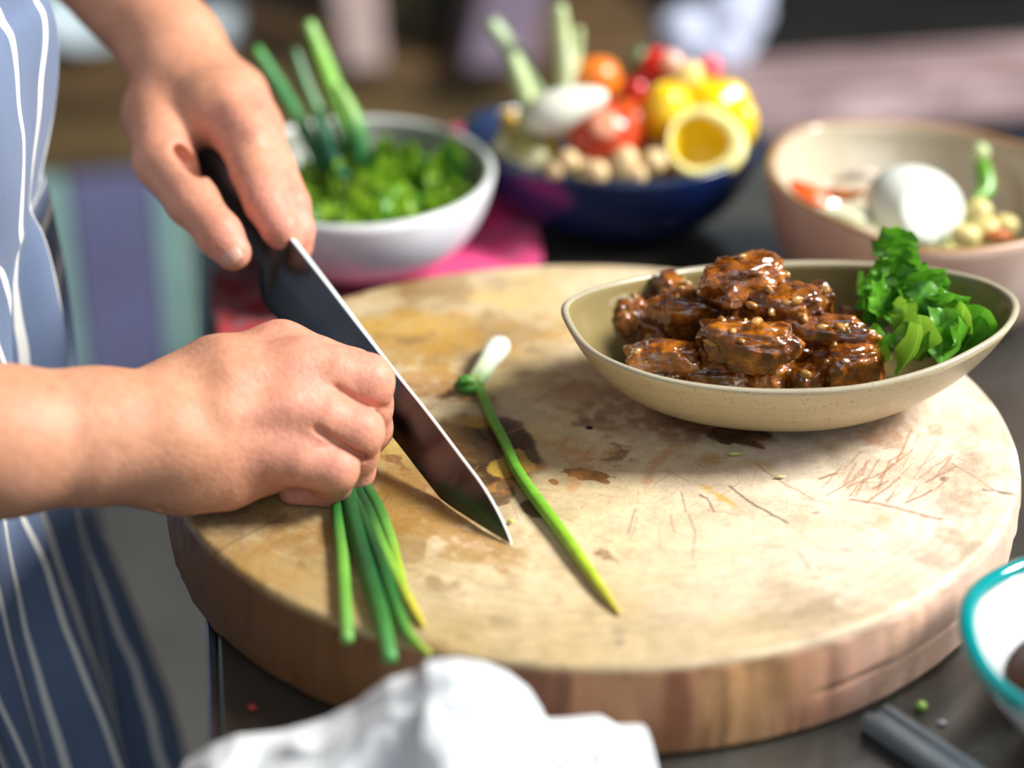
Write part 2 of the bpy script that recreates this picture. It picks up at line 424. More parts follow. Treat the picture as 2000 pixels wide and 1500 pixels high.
    blot(780, 905, 30, 8, 30, (.2, .08, .025), .85, .5, 90); blot(830, 960, 75, 8, 45, (.22, .08, .03), .8, .6, 80); blot(930, 1060, 55, 20, 25, (.47, .24, .1), .55, .8, 60)
    blot(800, 960, 100, 60, 30, (.34, .21, .06), .6, .7, 45); blot(760, 985, 60, 30, 20, (.25, .14, .03), .5, .8, 60); blot(600, 1040, 120, 40, -10, (.30, .16, .045), .7, .8, 45); blot(860, 1030, 110, 45, 20, (.36, .20, .05), .75, .7, 40); blot(780, 1000, 70, 60, 10, (.30, .16, .03), .7, .7, 60); blot(480, 1090, 90, 30, 20, (.36, .21, .06), .6, .8, 50); blot(690, 1190, 120, 30, 8, (.40, .26, .09), .55, .8, 40)  # stains on the left, strengthened to paint the light falling off
    blot(430, 1040, 110, 34, -12, (.18, .10, .06), .5, .5, 30); blot(560, 1120, 120, 22, 20, (.42, .27, .1), .4, .8, 40); blot(720, 1120, 90, 16, 15, (.42, .3, .16), .4, .8, 40)  # first blot paints the hand's shadow below the wrist
    blot(1210, 1230, 14, 9, 0, (.25, .19, .12), .5, .6); blot(1210, 1255, 9, 7, 0, (.2, .15, .1), .6, .6); blot(810, 1195, 10, 7, 0, (.22, .17, .12), .5, .6)
    blot(1620, 1185, 80, 14, -12, (.26, .19, .1), .5, .7, 40); blot(1500, 1215, 120, 12, -6, (.35, .27, .15), .4, .7, 40); blot(1400, 965, 25, 5, 30, YE, .8, .7, 90)
    blot(1430, 985, 26, 4, 35, YE, .75, .7, 90); blot(1385, 895, 12, 10, 0, YE, .6, .6); blot(1470, 905, 40, 10, 10, YE, .35, .8); blot(1740, 1010, 45, 9, -25, (.5, .32, .1), .4, .8, 90)
    def cut(pts, wpx, c, op):
        pts = np.array(pts, float); m = (px > pts[:, 0].min() - 9) & (px < pts[:, 0].max() + 9) & (py > pts[:, 1].min() - 9) & (py < pts[:, 1].max() + 9) & top
        if not m.any(): return
        q = np.c_[px[m], py[m]] + 3 * np.c_[n2[m], n3[m]]; d = np.full(len(q), 99.)
        for u, v in zip(pts[:-1], pts[1:]):
            e = v - u; t = np.clip(((q - u) @ e) / (e @ e), 0, 1); d = np.minimum(d, np.linalg.norm(q - u - t[:, None] * e, axis=1))
        C[m] = mixc(C[m], c, sstep(wpx, wpx * .3, d) * op)
    K = (.09, .05, .03); KB = (.33, .17, .09)
    for pts, wd, c, op in [([(1425, 950), (1480, 990), (1540, 1022)], 3, K, .8), ([(1365, 965), (1380, 975), (1395, 1000)], 3, K, .7), ([(1330, 962), (1340, 1000)], 2.4, K, .6),
        ([(1475, 905), (1530, 945), (1590, 975)], 2.2, KB, .7), ([(1660, 975), (1720, 985), (1840, 1015)], 3, (.3, .08, .06), .7), ([(1920, 955), (1985, 966)], 2.6, K, .7),
        ([(1240, 995), (1225, 1045)], 2.2, K, .6), ([(1345, 1005), (1358, 1040), (1352, 1092)], 2.8, (.28, .18, .11), .8), ([(1310, 1008), (1318, 1040)], 2.4, KB, .7),
        ([(1560, 1078), (1580, 1110)], 3, (.3, .22, .14), .7), ([(760, 965), (700, 1035), (660, 1080)], 2, K, .5), ([(380, 1110), (460, 1055), (560, 1005)], 2.6, K, .6),
        ([(1860, 905), (1910, 935), (1945, 960)], 2.4, KB, .6), ([(1230, 1060), (1245, 1010)], 2, K, .4), ([(1290, 1075), (1286, 1035)], 2, KB, .6)]: cut(pts, wd, c, op)
    rg = random.Random(3)
    for i in range(30):       # the fan of scored lines right of the middle
        x, y = rg.uniform(1590, 1830), rg.uniform(900, 985); l = rg.uniform(25, 85); t = math.radians(rg.choice([-38, -30, -50, -24, -60]) + rg.uniform(-7, 7))
        cut([(x, y), (x + l * math.cos(t), y + l * math.sin(t))], rg.uniform(1.8, 3.4), KB, rg.uniform(.4, .85))
    for i in range(190):
        t0 = rg.uniform(0, 6.28); r0 = rg.uniform(.2, .9) * 760; l = rg.uniform(15, 70); x, y = 1157 + r0 * math.cos(t0), 890 + r0 * .47 * math.sin(t0); t = rg.uniform(0, 3.1)
        cut([(x, y), (x + l * math.cos(t), y + l * .6 * math.sin(t))], rg.uniform(1.4, 2.2), KB, rg.uniform(.25, .6))
    # side grain, painted darker left and paler right as the light falls
    s = ~top; q = np.c_[np.cos(aa) * .2, np.sin(aa) * .2, V[:, 2] * .12]
    g1 = fbm(q * 40, 4, 41); g2 = fbm(q * np.array([150, 150, 150]), 3, 42); g3 = fbm(P * 22, 4, 43)
    Cs = np.tile(np.array([.46, .27, .17]), (len(V), 1)); Cs = mixc(Cs, (.27, .125, .075), sstep(0, .35, g1 + .5 * g3)); Cs = mixc(Cs, (.60, .38, .20), sstep(.05, .4, -g1 + .6 * g3))
    Cs = mixc(Cs, (.17, .08, .045), sstep(.12, .42, g2 + .5 * g3) * .6); Cs = mixc(Cs, (.36, .22, .10), sstep(.05, .35, fbm(P * 30 + 4, 3, 44)) * .7)
    lf = sstep(1000, 620, px + 120 * g3); Cs = mixc(Cs, (.19, .105, .045), lf * .9); Cs = mixc(Cs, (.10, .05, .03), lf * sstep(.08, .35, g3 + .5 * g2) * .75)  # shade of the left side put into the wood colour
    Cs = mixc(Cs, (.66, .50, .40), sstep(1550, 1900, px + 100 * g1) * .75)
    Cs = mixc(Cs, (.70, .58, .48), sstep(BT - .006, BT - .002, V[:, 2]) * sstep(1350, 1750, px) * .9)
    C[s] = (Cs * mixc(np.tile(np.array([.80, .66, .52]), (len(V), 1)), (1.05, .95, .92), sstep(1350, 1800, px)))[s]  # right end painted lighter, against the glass bowl's shadow
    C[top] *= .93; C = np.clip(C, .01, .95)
    m = Mat('end grain wood'); nn = m.noise(420, 3, .6); ny = m.noise(55, 5, .6)
    col = m.mix(1, m.attr(), m.mix(.5, m.ramp(nn, [(.3, .78), (.7, 1.16)]), m.ramp(m.noise(1300, 3, .7), [(.35, .72), (.62, 1.18)])), 'MULTIPLY')
    m.set(Base_Color=col, Roughness=m.ramp(ny, [(.35, .42), (.65, .6)]), Specular_IOR_Level=.4)
    m.bump(m.mix(.45, nn, m.attr()), .35, .0008)
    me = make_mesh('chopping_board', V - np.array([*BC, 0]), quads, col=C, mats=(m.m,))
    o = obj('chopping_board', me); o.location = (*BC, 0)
    return tag(o, 'thick round wooden chopping board with stained and scored top', 'chopping board')
BOARD = board()
# ------------------------------------------------------------------ the cook
def mat_skin():
    m = Mat('skin'); a = m.attr(); n = m.noise(38, 5, .6); f = m.noise(260, 3, .6)
    c = m.mix(1, a, m.ramp(n, [(.3, (.94, .92, .90)), (.7, (1.05, 1.06, 1.07))]), 'MULTIPLY')
    c = m.mix(1, c, m.ramp(f, [(.35, (.93, .90, .88)), (.6, (1.05, 1.05, 1.05))]), 'MULTIPLY')
    m.set(Base_Color=c, Roughness=.52, Specular_IOR_Level=.30, Subsurface_Weight=.22, Subsurface_Radius=(1, .32, .16), Subsurface_Scale=.005)
    v = m.voro(520, 'F1'); w_ = m.noise(75, 4, .6, .8, st=(3.2, 1, 1))
    return m.bump(m.mix(.42, v, w_), .30, .0010).m
SKIN = mat_skin()
PERSON = empty('person', (-.36, .9, FLOOR), 'person in a blue striped apron slicing green onions with a large knife', 'person')

HJ = {}
def near_hand():
    f = Field((-.38, .58, .03), (-.035, .93, .20), .00135)
    e = dp(-760, 800, .755)
    f.chain([e, dp(-330, 838, .79), dp(0, 862, .825), dp(190, 852, .845), dp(300, 848, .853)], [.037, .0345, .0302, .0276, .0268], 0, .01)
    f.ell(dp(330, 850, .858), (.036, .030, .021), None, .012)
    MC = [((335, 784, .872), (425, 732, .884), (548, 684, .893)), ((330, 815, .864), (450, 750, .869), (585, 722, .8735)),
          ((330, 860, .859), (440, 815, .862), (568, 798, .864)), ((330, 905, .858), (420, 888, .861), (512, 878, .8615))]
    for (a, b, c), rr in zip(MC, [(.0172, .0168, .0116), (.0195, .018, .0122), (.0195, .0175, .0116), (.018, .0165, .0112)]):
        f.chain([dp(*a), dp(*b), dp(*c)], rr, .010, .006)
    f.chain([dp(300, 900, .857), dp(365, 926, .861), dp(440, 928, .866), dp(520, 912, .873)], [.018, .0158, .0142, .0125], .010, .006)   # heel of the hand
    f.chain([dp(350, 785, .884), dp(450, 800, .905), dp(520, 835, .92)], [.0175, .0178, .015], .012, .006)                                  # ball of the thumb
    fin = dict(
        index=[(548, 684, .893), (690, 728, .897), (702, 822, .911), (680, 866, .917)],
        middle=[(585, 722, .8735), (715, 745, .879), (722, 838, .903), (688, 892, .912)],
        ring=[(568, 798, .864), (698, 842, .8695), (690, 918, .892), (640, 938, .898)],
        pinky=[(512, 878, .8615), (651, 915, .8655), (646, 951, .880), (578, 958, .884)])
    rad = dict(index=[.0116, .0108, .0092, .008], middle=[.0124, .0124, .0102, .0086], ring=[.0118, .0117, .0096, .0082], pinky=[.0114, .0110, .0086, .0078])
    for nme, P in fin.items():
        Q = [dp(*p) for p in P]; R = rad[nme]
        m1 = (Q[0] + Q[1]) / 2
        m1 = m1 - FWD * (.0016 if nme != 'index' else 0); f.chain([Q[0], m1], [R[0] * 1.04, (R[0] + R[1]) / 2 * 1.05], .009, .003)
        f.chain([m1, Q[1]], [(R[0] + R[1]) / 2 * 1.04, R[1]], .0011, .003)
        f.chain([Q[1], (Q[1] + Q[2]) / 2, Q[2], Q[3]], [R[1], (R[1] + R[2]) / 2 * .97, R[2], R[3]], .0026, .003)
        HJ['near_' + nme] = Q
    T = [dp(430, 790, .905), dp(560, 840, .932), dp(640, 868, .936), dp(690, 892, .934)]
    f.chain(T, [.016, .0115, .0105, .0085], .006, .004)
    # tendons and folds on the back of the hand
    for a, b, c in MC[:3]: f.chain([dp(a[0] + 60, a[1] - 8, a[2] - .0125), dp(b[0], b[1] - 6, b[2] - .0155), dp(c[0] - 20, c[1] - 4, c[2] - .0095)], [.003, .0033, .003], .010, .004)
    for i in range(4):          # folds beside the wrist
        x = 296 + i * 24; f.groove([dp(x, 905 + 3 * i, .835 + i * .0015), dp(x + 7, 945, .8395 + i * .0015), dp(x + 20, 985, .849 + i * .0015)], .0018 - .0002 * i, .003)
    for pts in ([(765, 800, .884), (737, 797, .8735), (700, 783, .8680), (668, 764, .8640), (648, 751, .8600)], [(716, 893, .874), (695, 884, .8650), (662, 866, .8590), (634, 848, .8555), (614, 835, .8530)]):
        for (xa, ya, da), (xb, yb, db) in zip(pts[:-1], pts[1:]):
            for t in np.linspace(0, 1, 9)[:-1]:
                x, y, d = xa + (xb - xa) * t, ya + (yb - ya) * t, da + (db - da) * t
                f.groove([dp(x, y, d - .016), dp(x, y, d - .0002)], .0008, .0018)
    f.groove([dp(575, 935, .862), dp(590, 915, .8585), dp(584, 893, .858)], .0013, .002)
    sl, G = f.grid(f.lo, f.lo + (f.n - 1) * f.h)            # the flesh flattens where it rests on the board
    on_board = np.hypot(G[..., 0] - BC[0], G[..., 1] - BC[1]) < .2015
    f.D[sl] = np.where(on_board, np.maximum(f.D[sl], (BT + .0006 - G[..., 2])), f.D[sl])
    return f.mesh()

def far_hand():
    f = Field((-.42, .86, .06), (-.07, 1.2, .40), .0016)
    el = np.array([-.40, 1.10, .375])
    wr = dp(338, 95, 1.065)
    f.chain([el, (el + wr) / 2 + [0, 0, .004], dp(255, -12, 1.085), wr, dp(368, 165, 1.055)], [.040, .035, .0280, .0260, .0255], 0, .01)
    MC = [((340, 160, 1.05), (420, 215, 1.03), (482, 268, 1.012)), ((360, 150, 1.055), (450, 203, 1.035), (497, 256, 1.02)),
          ((380, 140, 1.07), (460, 192, 1.055), (503, 248, 1.045)), ((380, 150, 1.085), (452, 192, 1.075), (488, 242, 1.068))]
    for (a, b, c), rr in zip(MC, [(.020, .0185, .0125), (.020, .0185, .0125), (.019, .017, .0118), (.018, .015, .011)]):
        f.chain([dp(*a), dp(*b), dp(*c)], rr, .010, .006)
    fin = dict(
        index=[(476, 268, 1.012), (521, 398, .989), (548, 446, .984), (562, 470, .986)],
        middle=[(497, 256, 1.02), (564, 402, .999), (577, 452, .997), (580, 482, .999)],
        ring=[(503, 248, 1.045), (548, 372, 1.04), (542, 425, 1.045), (510, 420, 1.05)],
        pinky=[(488, 242, 1.068), (525, 335, 1.066), (512, 385, 1.072), (475, 375, 1.075)])
    for nme, P in fin.items():
        Q = [dp(*p) for p in P]; R = dict(index=[.0135, .0114, .0094, .0078], middle=[.0125, .0112, .0094, .008], ring=[.0118, .0105, .0092, .008], pinky=[.011, .0095, .0085, .0075])[nme]
        m1 = (Q[0] + Q[1]) / 2
        f.chain([Q[0], m1], [R[0], (R[0] + R[1]) / 2 * 1.02], .007, .003); f.chain([m1, Q[1]], [(R[0] + R[1]) / 2 * 1.02, R[1]], .0018, .003)
        f.chain([Q[1], Q[2], Q[3]], R[1:], .0012, .003)
        HJ['far_' + nme] = Q
    # thumb, along the near side of the handle
    T = [dp(318, 215, 1.045), dp(320, 314, 1.012), dp(376, 394, .990), dp(428, 458, .979), dp(455, 493, .977)]
    f.chain(T, [.0205, .0150, .0124, .0108, .0090], .006, .005)
    f.chain([dp(318, 235, 1.05), dp(360, 280, 1.045)], [.020, .016], .008, .005)
    HJ['far_thumb'] = T
    q = [(346, 292, 1.004), (370, 320, 1.006), (392, 336, 1.004)]       # gap above the thumb
    for a_, b_ in zip(q[:-1], q[1:]):
        for t in np.linspace(0, 1, 8): x, y, d = [m + (n_ - m) * t for m, n_ in zip(a_, b_)]; f.groove([dp(x, y, d - .03), dp(x, y, d)], .0015, .004)
    f.chain([dp(440, 190, 1.015), dp(500, 268, .998)], [.003, .0028], .008, .004)
    return f.mesh()

def skin_col(V):
    C = np.tile(np.array([.54, .262, .158]), (len(V), 1))
    n = fbm(V * 30, 3, 71)
    C = mixc(C, (.46, .215, .115), sstep(-.1, .35, n) * .4)
    for nme, Q in HJ.items():
        for k, q in enumerate(Q):
            d = np.linalg.norm(V - q, axis=1); s = (.020, .017, .014, .014, .013)[k]
            C = mixc(C, (.60, .245, .18), np.exp(-(d / s) ** 2) * (.8 if k else .65))
    return np.clip(C * (1 + .10 * fbm(V * 140, 3, 72))[:, None], .02, .9)

def body():
    mb_v, mb_f, n = [], [], 0
    for V, Q in (near_hand(), far_hand()):
        mb_v.append(V); mb_f.append(Q + n); n += len(V)
    # shoulders, upper arms, neck and head at a coarser grain, grown into the forearms
    f = Field((-.68, .50, .0), (-.13, 1.32, .93), .007)
    ne = dp(-760, 800, .755); fe = np.array([-.40, 1.10, .375])
    f.chain([ne + [.02, .02, 0], ne, [-.43, .655, .30], [-.42, .70, .50]], [.034, .039, .045, .052], 0, .02)
    f.chain([fe + [.03, -.02, -.03], fe, [-.43, 1.145, .44], [-.42, 1.10, .50]], [.033, .040, .046, .052], .01, .02)
    f.chain([[-.42, .72, .50], [-.43, .9, .53], [-.42, 1.08, .50]], [.055, .075, .055], .03, .03)
    f.chain([[-.40, .9, .12], [-.42, .9, .35], [-.43, .9, .50], [-.40, .9, .64]], [.10, .115, .10, .054], .05, .05)
    f.ell((-.365, .9, .745), (.098, .076, .118), None, .03); f.ell((-.33, .9, .70), (.06, .055, .065), None, .03)
    f.chain([[-.272, .9, .765], [-.252, .9, .735]], [.009, .014], .012, .01)
    for sy in (-1, 1): f.ell((-.38, .9 + sy * .078, .742), (.024, .010, .032), None, .008)
    f.chain([[-.274, .882, .695], [-.268, .9, .697], [-.274, .918, .695]], [.008, .009, .008], .006, .006)
    for sy in (-1, 1): f.ell((-.270, .9 + sy * .031, .768), (.016, .017, .012), None, .01, True)
    V, Q = f.mesh(); mb_v.append(V); mb_f.append(Q + n)
    V = np.vstack(mb_v); Q = np.vstack(mb_f)
    return part('body', V, Q, SKIN, PERSON, col=skin_col(V))
BODY = body()
# thumb nail of the knife hand
def nail(Q, toward, name='thumb_nail'):
    a, b = Q[-2], Q[-1]; ax = (b - a) / np.linalg.norm(b - a); up = toward - ax * (toward @ ax); up /= np.linalg.norm(up); sd = np.cross(ax, up)
    L = []
    for u in np.linspace(-1, 1, 9):
        L.append([b + ax * (.0015 + .0062 * u) + up * (.0083 * math.cos(v * .75) + .0007 - .0016 * max(u, 0) ** 2) + sd * .0068 * math.sin(v * .95) * (1 - .25 * u * u) for v in np.linspace(-1, 1, 9)])
    V, Fc = rings([np.array(l) for l in L], False)
    o = part(name, V, Fc, plain('nail', (.54, .29, .21), .3, .05), PERSON); md = o.modifiers.new('thick', 'SOLIDIFY'); md.thickness = .0008
    return o
nail(HJ['far_thumb'], np.array([-.25, -.75, .45]))

# ---- clothes
def mat_apron():
    m = Mat('striped apron cloth')
    sx = m.node('ShaderNodeSeparateXYZ'); m.put(sx.inputs[0], m.attr('cloth_uv', 'Vector')); u, v = sx.outputs[0], sx.outputs[1]
    uv = m.attr('cloth_uv', 'Vector')
    amp = m.ramp(m.math('ADD', v, .5), [(.66, .06), (.79, 1.)])
    wob = m.math('MULTIPLY', m.math('SINE', m.math('ADD', m.math('MULTIPLY', v, 118), m.math('MULTIPLY', m.noise(9, 2, vec=uv), 7))), m.math('MULTIPLY', amp, .0050))
    uu = m.math('ADD', u, m.math('ADD', wob, m.math('MULTIPLY', m.noise(9, 2, vec=uv), .012)))
    fr = m.math('ABSOLUTE', m.math('SUBTRACT', m.math('FRACT', m.math('DIVIDE', uu, .0205)), .5))
    line = m.ramp(fr, [(.080, 1.), (.105, 0.)])
    wv = m.noise(900, 2); dn = m.noise(14, 4)
    base = m.mix(m.math('MULTIPLY', wv, .5), m.ramp(dn, [(.3, (.070, .105, .195)), (.7, (.105, .15, .255))]), (.16, .21, .31))
    m.set(Base_Color=m.mix(line, base, (.74, .72, .66)), Roughness=.85, Sheen_Weight=.2)
    return m.bump(wv, .2, .0006).m
def apron():
    AY = .905
    prof = [((10, -200), 0), ((30, -10), 0), ((60, 50), 0), ((75, 120), 0), ((76, 200), 0), ((71, 270), 0), ((62, 350), 0), ((55, 415), 0),
            ((66, 470), .35), ((80, 560), .6), ((97, 680), .8), ((118, 860), .9), ((146, 1000), 1), ((190, 1150), 1), ((238, 1290), 1), ((300, 1490), 1), ((352, 1650), 1)]
    pts = np.array([aty(*p, AY) for p, _ in prof]); fl = np.array([k for _, k in prof])
    top = np.array([[-.30, AY, .50], [-.262, AY, .42], [-.25, AY, .36]]); low = np.array([[pts[-1, 0] + .02, AY, -.46], [pts[-1, 0] + .015, AY, -.58]])
    pts = np.vstack([top, pts, low]); fl = np.r_[0, 0, 0, fl, 1, 1]
    S = spline(np.c_[pts, fl], 150)
    L, UV = [], []
    ns = 130; th = np.linspace(-1.45, 1.45, ns)
    for x, y, z, k in S:
        k = min(max(k, 0), 1)
        ry = .155 + .05 * k; rx = .135 + .05 * k
        cx = x - rx
        fold = k * (.011 * np.sin(th * 17 + z * 6 + .6) + .007 * np.sin(th * 31 + 2 - z * 9)) + .0035 * np.sin(th * 9 + z * 28) * (1 - k)
        fold = np.minimum(fold, 0) if False else fold - k * .010
        r = 1 + fold / rx
        L.append(np.c_[cx + rx * np.cos(th) * r, y + ry * np.sin(th) * r, np.full(ns, z)])
        UV.append(np.c_[th * ry * (.55 + .85 * k), np.full(ns, z)])
    V, Fc = rings(L, False)
    o = part('apron', V, np.array(Fc), mat_apron(), PERSON, uv=np.vstack(UV))
    md = o.modifiers.new('thick', 'SOLIDIFY'); md.thickness = .0022; md.offset = -1
    # shirt, trousers, shoes
    cl = plain('dark shirt cloth', (.05, .055, .07), .9, .3, 40)
    L = []
    for z, rx, ry, cx in [(.50, .10, .16, -.43), (.42, .125, .19, -.425), (.2, .125, .175, -.40), (.02, .12, .15, -.385), (-.12, .125, .16, -.385)]:
        a = np.linspace(0, 2 * math.pi, 48, endpoint=False); L.append(np.c_[cx + rx * np.cos(a) * .92, AY + ry * np.sin(a) * .95, np.full(48, z)])
    V, Fc = rings(L, True, True, True); part('shirt', V, Fc, cl, PERSON)
    tr = MB()
    for s in (-1, 1):
        tr.add(*tube([(-.39, AY + s * .085, -.08), (-.395, AY + s * .09, -.3), (-.41, AY + s * .095, -.55), (-.42, AY + s * .10, -.805)], [.09, .08, .062, .055], 20))
        sl = MB(); sl.add(*tube([(-.48, AY + s * .1, FLOOR + .045), (-.41, AY + s * .1, FLOOR + .05), (-.33, AY + s * .105, FLOOR + .035), (-.27, AY + s * .11, FLOOR + .028), (-.25, AY + s * .11, FLOOR + .028)], [.03, .042, .04, .034, .015], 16))
        V = sl.V(); V[:, 2] = np.maximum(V[:, 2], FLOOR); part('shoe', V, sl.f, plain('black shoe', (.02, .02, .02), .5), PERSON)
    part('trousers', tr.V(), tr.f, plain('navy trousers', (.03, .035, .06), .9), PERSON)
    # hair
    Vh, Fh = ico(4); Vh = Vh * [.112, .090, .118]; k = (Vh[:, 0] < .055) & (Vh[:, 2] > -.07) | (Vh[:, 2] > .075)
    keep = [f for f in Fh if k[f].all()]
    V = Vh + [-.372, .9, .757]; o = part('hair', V, keep, plain('black hair', (.012, .01, .01), .5), PERSON); md = o.modifiers.new('thick', 'SOLIDIFY'); md.thickness = .012; md.offset = 0
apron()
# ------------------------------------------------------------------ knife
def knife():
    Tp = at(1000, 1063, BT + .0006); S = dp(568, 462, .980)
    e = min(np.arange(.94, 1.04, .0005), key=lambda d: abs((dp(508, 575, d) - S) @ (S - Tp)))
    H = dp(508, 575, e); n = np.cross(S - Tp, H - S); n /= np.linalg.norm(n)
    if n @ FWD > 0: n = -n                                   # towards the camera
    def on(px, py): r = ray(px, py); return CAM + r * (((Tp - CAM) @ n) / (r @ n))
    sp = spline([on(*p) for p in [(545, 432), (568, 462), (640, 555), (703, 638), (768, 722), (832, 802), (897, 888), (943, 950), (975, 1006), (1000, 1063)]], 70)
    ed = spline([on(*p) for p in [(511, 470), (506, 545), (516, 594), (560, 642), (630, 712), (700, 784), (762, 848), (820, 922), (872, 987), (912, 1016), (955, 1043), (1000, 1063)]], 110)
    # same number of stations along both edges
    def resample(P, m, pw=1.):
        s = np.r_[0, np.cumsum(np.linalg.norm(np.diff(P, axis=0), axis=1))]; q = np.linspace(0, 1, m) ** pw * s[-1]
        return np.c_[[np.interp(q, s, P[:, k]) for k in range(3)]].T
    sp = resample(sp, 60); ed = resample(ed, 60); ed[:, 2] = np.maximum(ed[:, 2], BT + .0003)
    k = empty('chef_knife', (0, 0, 0), 'large dark steel kitchen knife held point down on the chopping board', 'knife')
    k.location = Tp
    t0 = np.linspace(.0046, .0014, 60); t0[-8:] *= np.linspace(1, .25, 8)
    L = []
    for a, b, t in zip(sp, ed, t0):
        c = lambda f: a + (b - a) * f
        L.append([a + n * t * .42, c(.03) + n * t / 2, c(.5) + n * t * .36, c(.90) + n * t * .13, b + n * .0001, b - n * .0001, c(.90) - n * t * .13, c(.5) - n * t * .36, c(.03) - n * t / 2, a - n * t * .42])
    V, Fc = rings([np.array(l) for l in L], True, True, True)
    m = Mat('dark blade steel'); st = m.noise(25, 3, .5, 0, st=(1, 1, 1)); f = m.noise(700, 2)
    m.set(Base_Color=m.ramp(st, [(.3, (.062, .066, .075)), (.7, (.098, .104, .112))]), Metallic=1., Roughness=m.ramp(f, [(.3, .20), (.7, .28)]))
    part('blade', V, Fc, m.m, k, smooth=False)
    glint = Mat('spine steel painted bright'); glint.set(Base_Color=(.86, .90, .88), Metallic=.55, Roughness=.42)  # paler than the blade, paints the bright reflection along the spine
    L = [np.array([a + n * t * .44, a + n * t * .40 - (b - a) / np.linalg.norm(b - a) * .0004, a - n * t * .40 - (b - a) / np.linalg.norm(b - a) * .0004, a - n * t * .44]) for a, b, t in zip(sp, ed, t0)][2:]
    V, Fc = rings(L, True, True, True); part('spine', V, Fc, glint.m, k, smooth=False)
    # handle: continues the blade's upper half backwards through the fist
    u = (S - Tp) / np.linalg.norm(S - Tp); dn = H - S; dn -= u * (dn @ u); dn /= np.linalg.norm(dn)
    L = []
    for s, hw, tw, off in [(-.006, .016, .0018, .016), (.004, .0115, .005, .0125), (.016, .0105, .0075, .0125), (.04, .0115, .0085, .013), (.075, .0125, .009, .014), (.105, .0135, .009, .016), (.122, .0125, .0085, .018), (.127, .008, .005, .018)]:
        c = S + u * s + dn * off; a = np.linspace(0, 2 * math.pi, 24, endpoint=False)
        L.append(c + dn * (np.sign(np.cos(a)) * np.abs(np.cos(a)) ** .7)[:, None] * hw + n * (np.sign(np.sin(a)) * np.abs(np.sin(a)) ** .7)[:, None] * tw)
    V, Fc = rings(L, True, True, True)
    part('handle', V, Fc, plain('black handle', (.018, .016, .016), .4), k)
    return n, on
KN, KON = knife()

# ------------------------------------------------------------------ green onions on the board
M['green'] = vcol('green onion skin', .38, .14, 120, 0, trans=.12, Specular_IOR_Level=.5)
def stalk(name, pts, rad, cols, label, group=None, zs=None, seg=12, n=60, parent=None, cat='green onion'):
    P = np.array([at(x, y, BT + (z if zs is not None else 0) + (0 if zs is not None else r)) for (x, y), z, r in zip(pts, zs or [0] * len(pts), rad)])
    S = spline(np.c_[P, rad], n); c = spline(np.array(cols, float), n)
    V, Fc = tube(S[:, :3], S[:, 3], seg, .85)
    C = np.repeat(np.clip(c, .01, 1), seg, axis=0)
    st = 1 + .10 * np.sin(np.tile(np.arange(seg), n) * 2.1); C = C * st[:, None]
    o = part(name, V, Fc, M['green'], parent, col=C)
    return o if parent else tag(o, label, cat, group)
G1, G2, G3, YG = (.012, .085, .022), (.035, .17, .03), (.14, .36, .05), (.52, .50, .05)
BUN = 'green onion stalks held under the fist'
r_ = .0032
stalk('green_onion', [(712, 872), (664, 960), (660, 1010), (668, 1090), (673, 1170), (678, 1250)], [.0028, .0028, .0029, .0029, .0029, .0026], [G1, G1, G2, G3, G3, (.18, .42, .09)], 'short light green onion stalk nearest the cook in the held bunch', BUN)
stalk('green_onion', [(726, 868), (683, 955), (696, 1040), (718, 1115), (744, 1200), (762, 1287)], [.0034, .0036, .0038, .0038, .0036, .003], [G1, G1, G1, G1, G2, (.09, .30, .08)], 'thickest dark green onion stalk reaching over the board edge in the held bunch', BUN)
stalk('green_onion', [(736, 866), (686, 945), (714, 1020), (742, 1090), (772, 1180), (800, 1240), (838, 1277)], [.0027, .0028, .0029, .0028, .0026, .0022, .0014], [G1, G1, G1, G1, G2, G3, (.36, .46, .06)], 'dark green onion stalk with a long bent pale tip in the held bunch', BUN)
stalk('green_onion', [(744, 862), (697, 935), (722, 1003), (748, 1071), (779, 1134), (803, 1180), (828, 1224)], [.0026, .0027, .0028, .0027, .0024, .0022, .0012], [G1, G1, G1, G3, (.25, .45, .04), YG, (.62, .50, .05)], 'green onion stalk with a yellow withered tip in the held bunch', BUN)
stalk('green_onion', [(750, 858), (708, 925), (738, 990), (760, 1045), (776, 1098), (793, 1150)], [.0027, .0027, .0028, .0026, .0022, .0012], [G1, G1, G2, G3, (.3, .45, .04), YG], 'shortest green onion stalk with yellowing end farthest from the cook in the held bunch', BUN)

so = empty('green_onion', at(935, 760, BT), 'whole green onion with white bulb lying alone in the middle of the board', 'green onion')
WH = (.80, .84, .74)
stalk('stem', [(928, 742), (944, 775), (960, 815), (985, 862), (1010, 918), (1050, 977), (1092, 1032), (1140, 1100), (1182, 1160), (1211, 1199)],
      [.0030, .0026, .0026, .0027, .0028, .0030, .0029, .0026, .002, .0009], [(.4, .58, .2), (.20, .46, .05), (.14, .40, .03), (.13, .40, .03), (.15, .43, .03), (.18, .46, .03), (.24, .50, .03), (.36, .54, .03), (.50, .50, .04), (.62, .48, .08)], None, parent=so)
stalk('bulb', [(926, 752), (934, 738), (950, 712), (964, 690), (974, 676), (979, 670)], [.0048, .0050, .0052, .0062, .0060, .0034], [(.32, .55, .14), (.55, .70, .40), (.72, .80, .60), WH, WH, (.7, .7, .6)], None, parent=so, seg=18, n=40)
stalk('cut_leaf', [(928, 750), (912, 757), (893, 752)], [.0040, .0036, .0026], [(.30, .55, .1), (.06, .26, .03), (.03, .14, .02)], None, parent=so)
stalk('cut_leaf', [(926, 744), (910, 742), (897, 745)], [.0026, .0028, .0020], [(.30, .55, .1), (.10, .34, .03), (.05, .2, .02)], None, parent=so, zs=[.007, .008, .008])
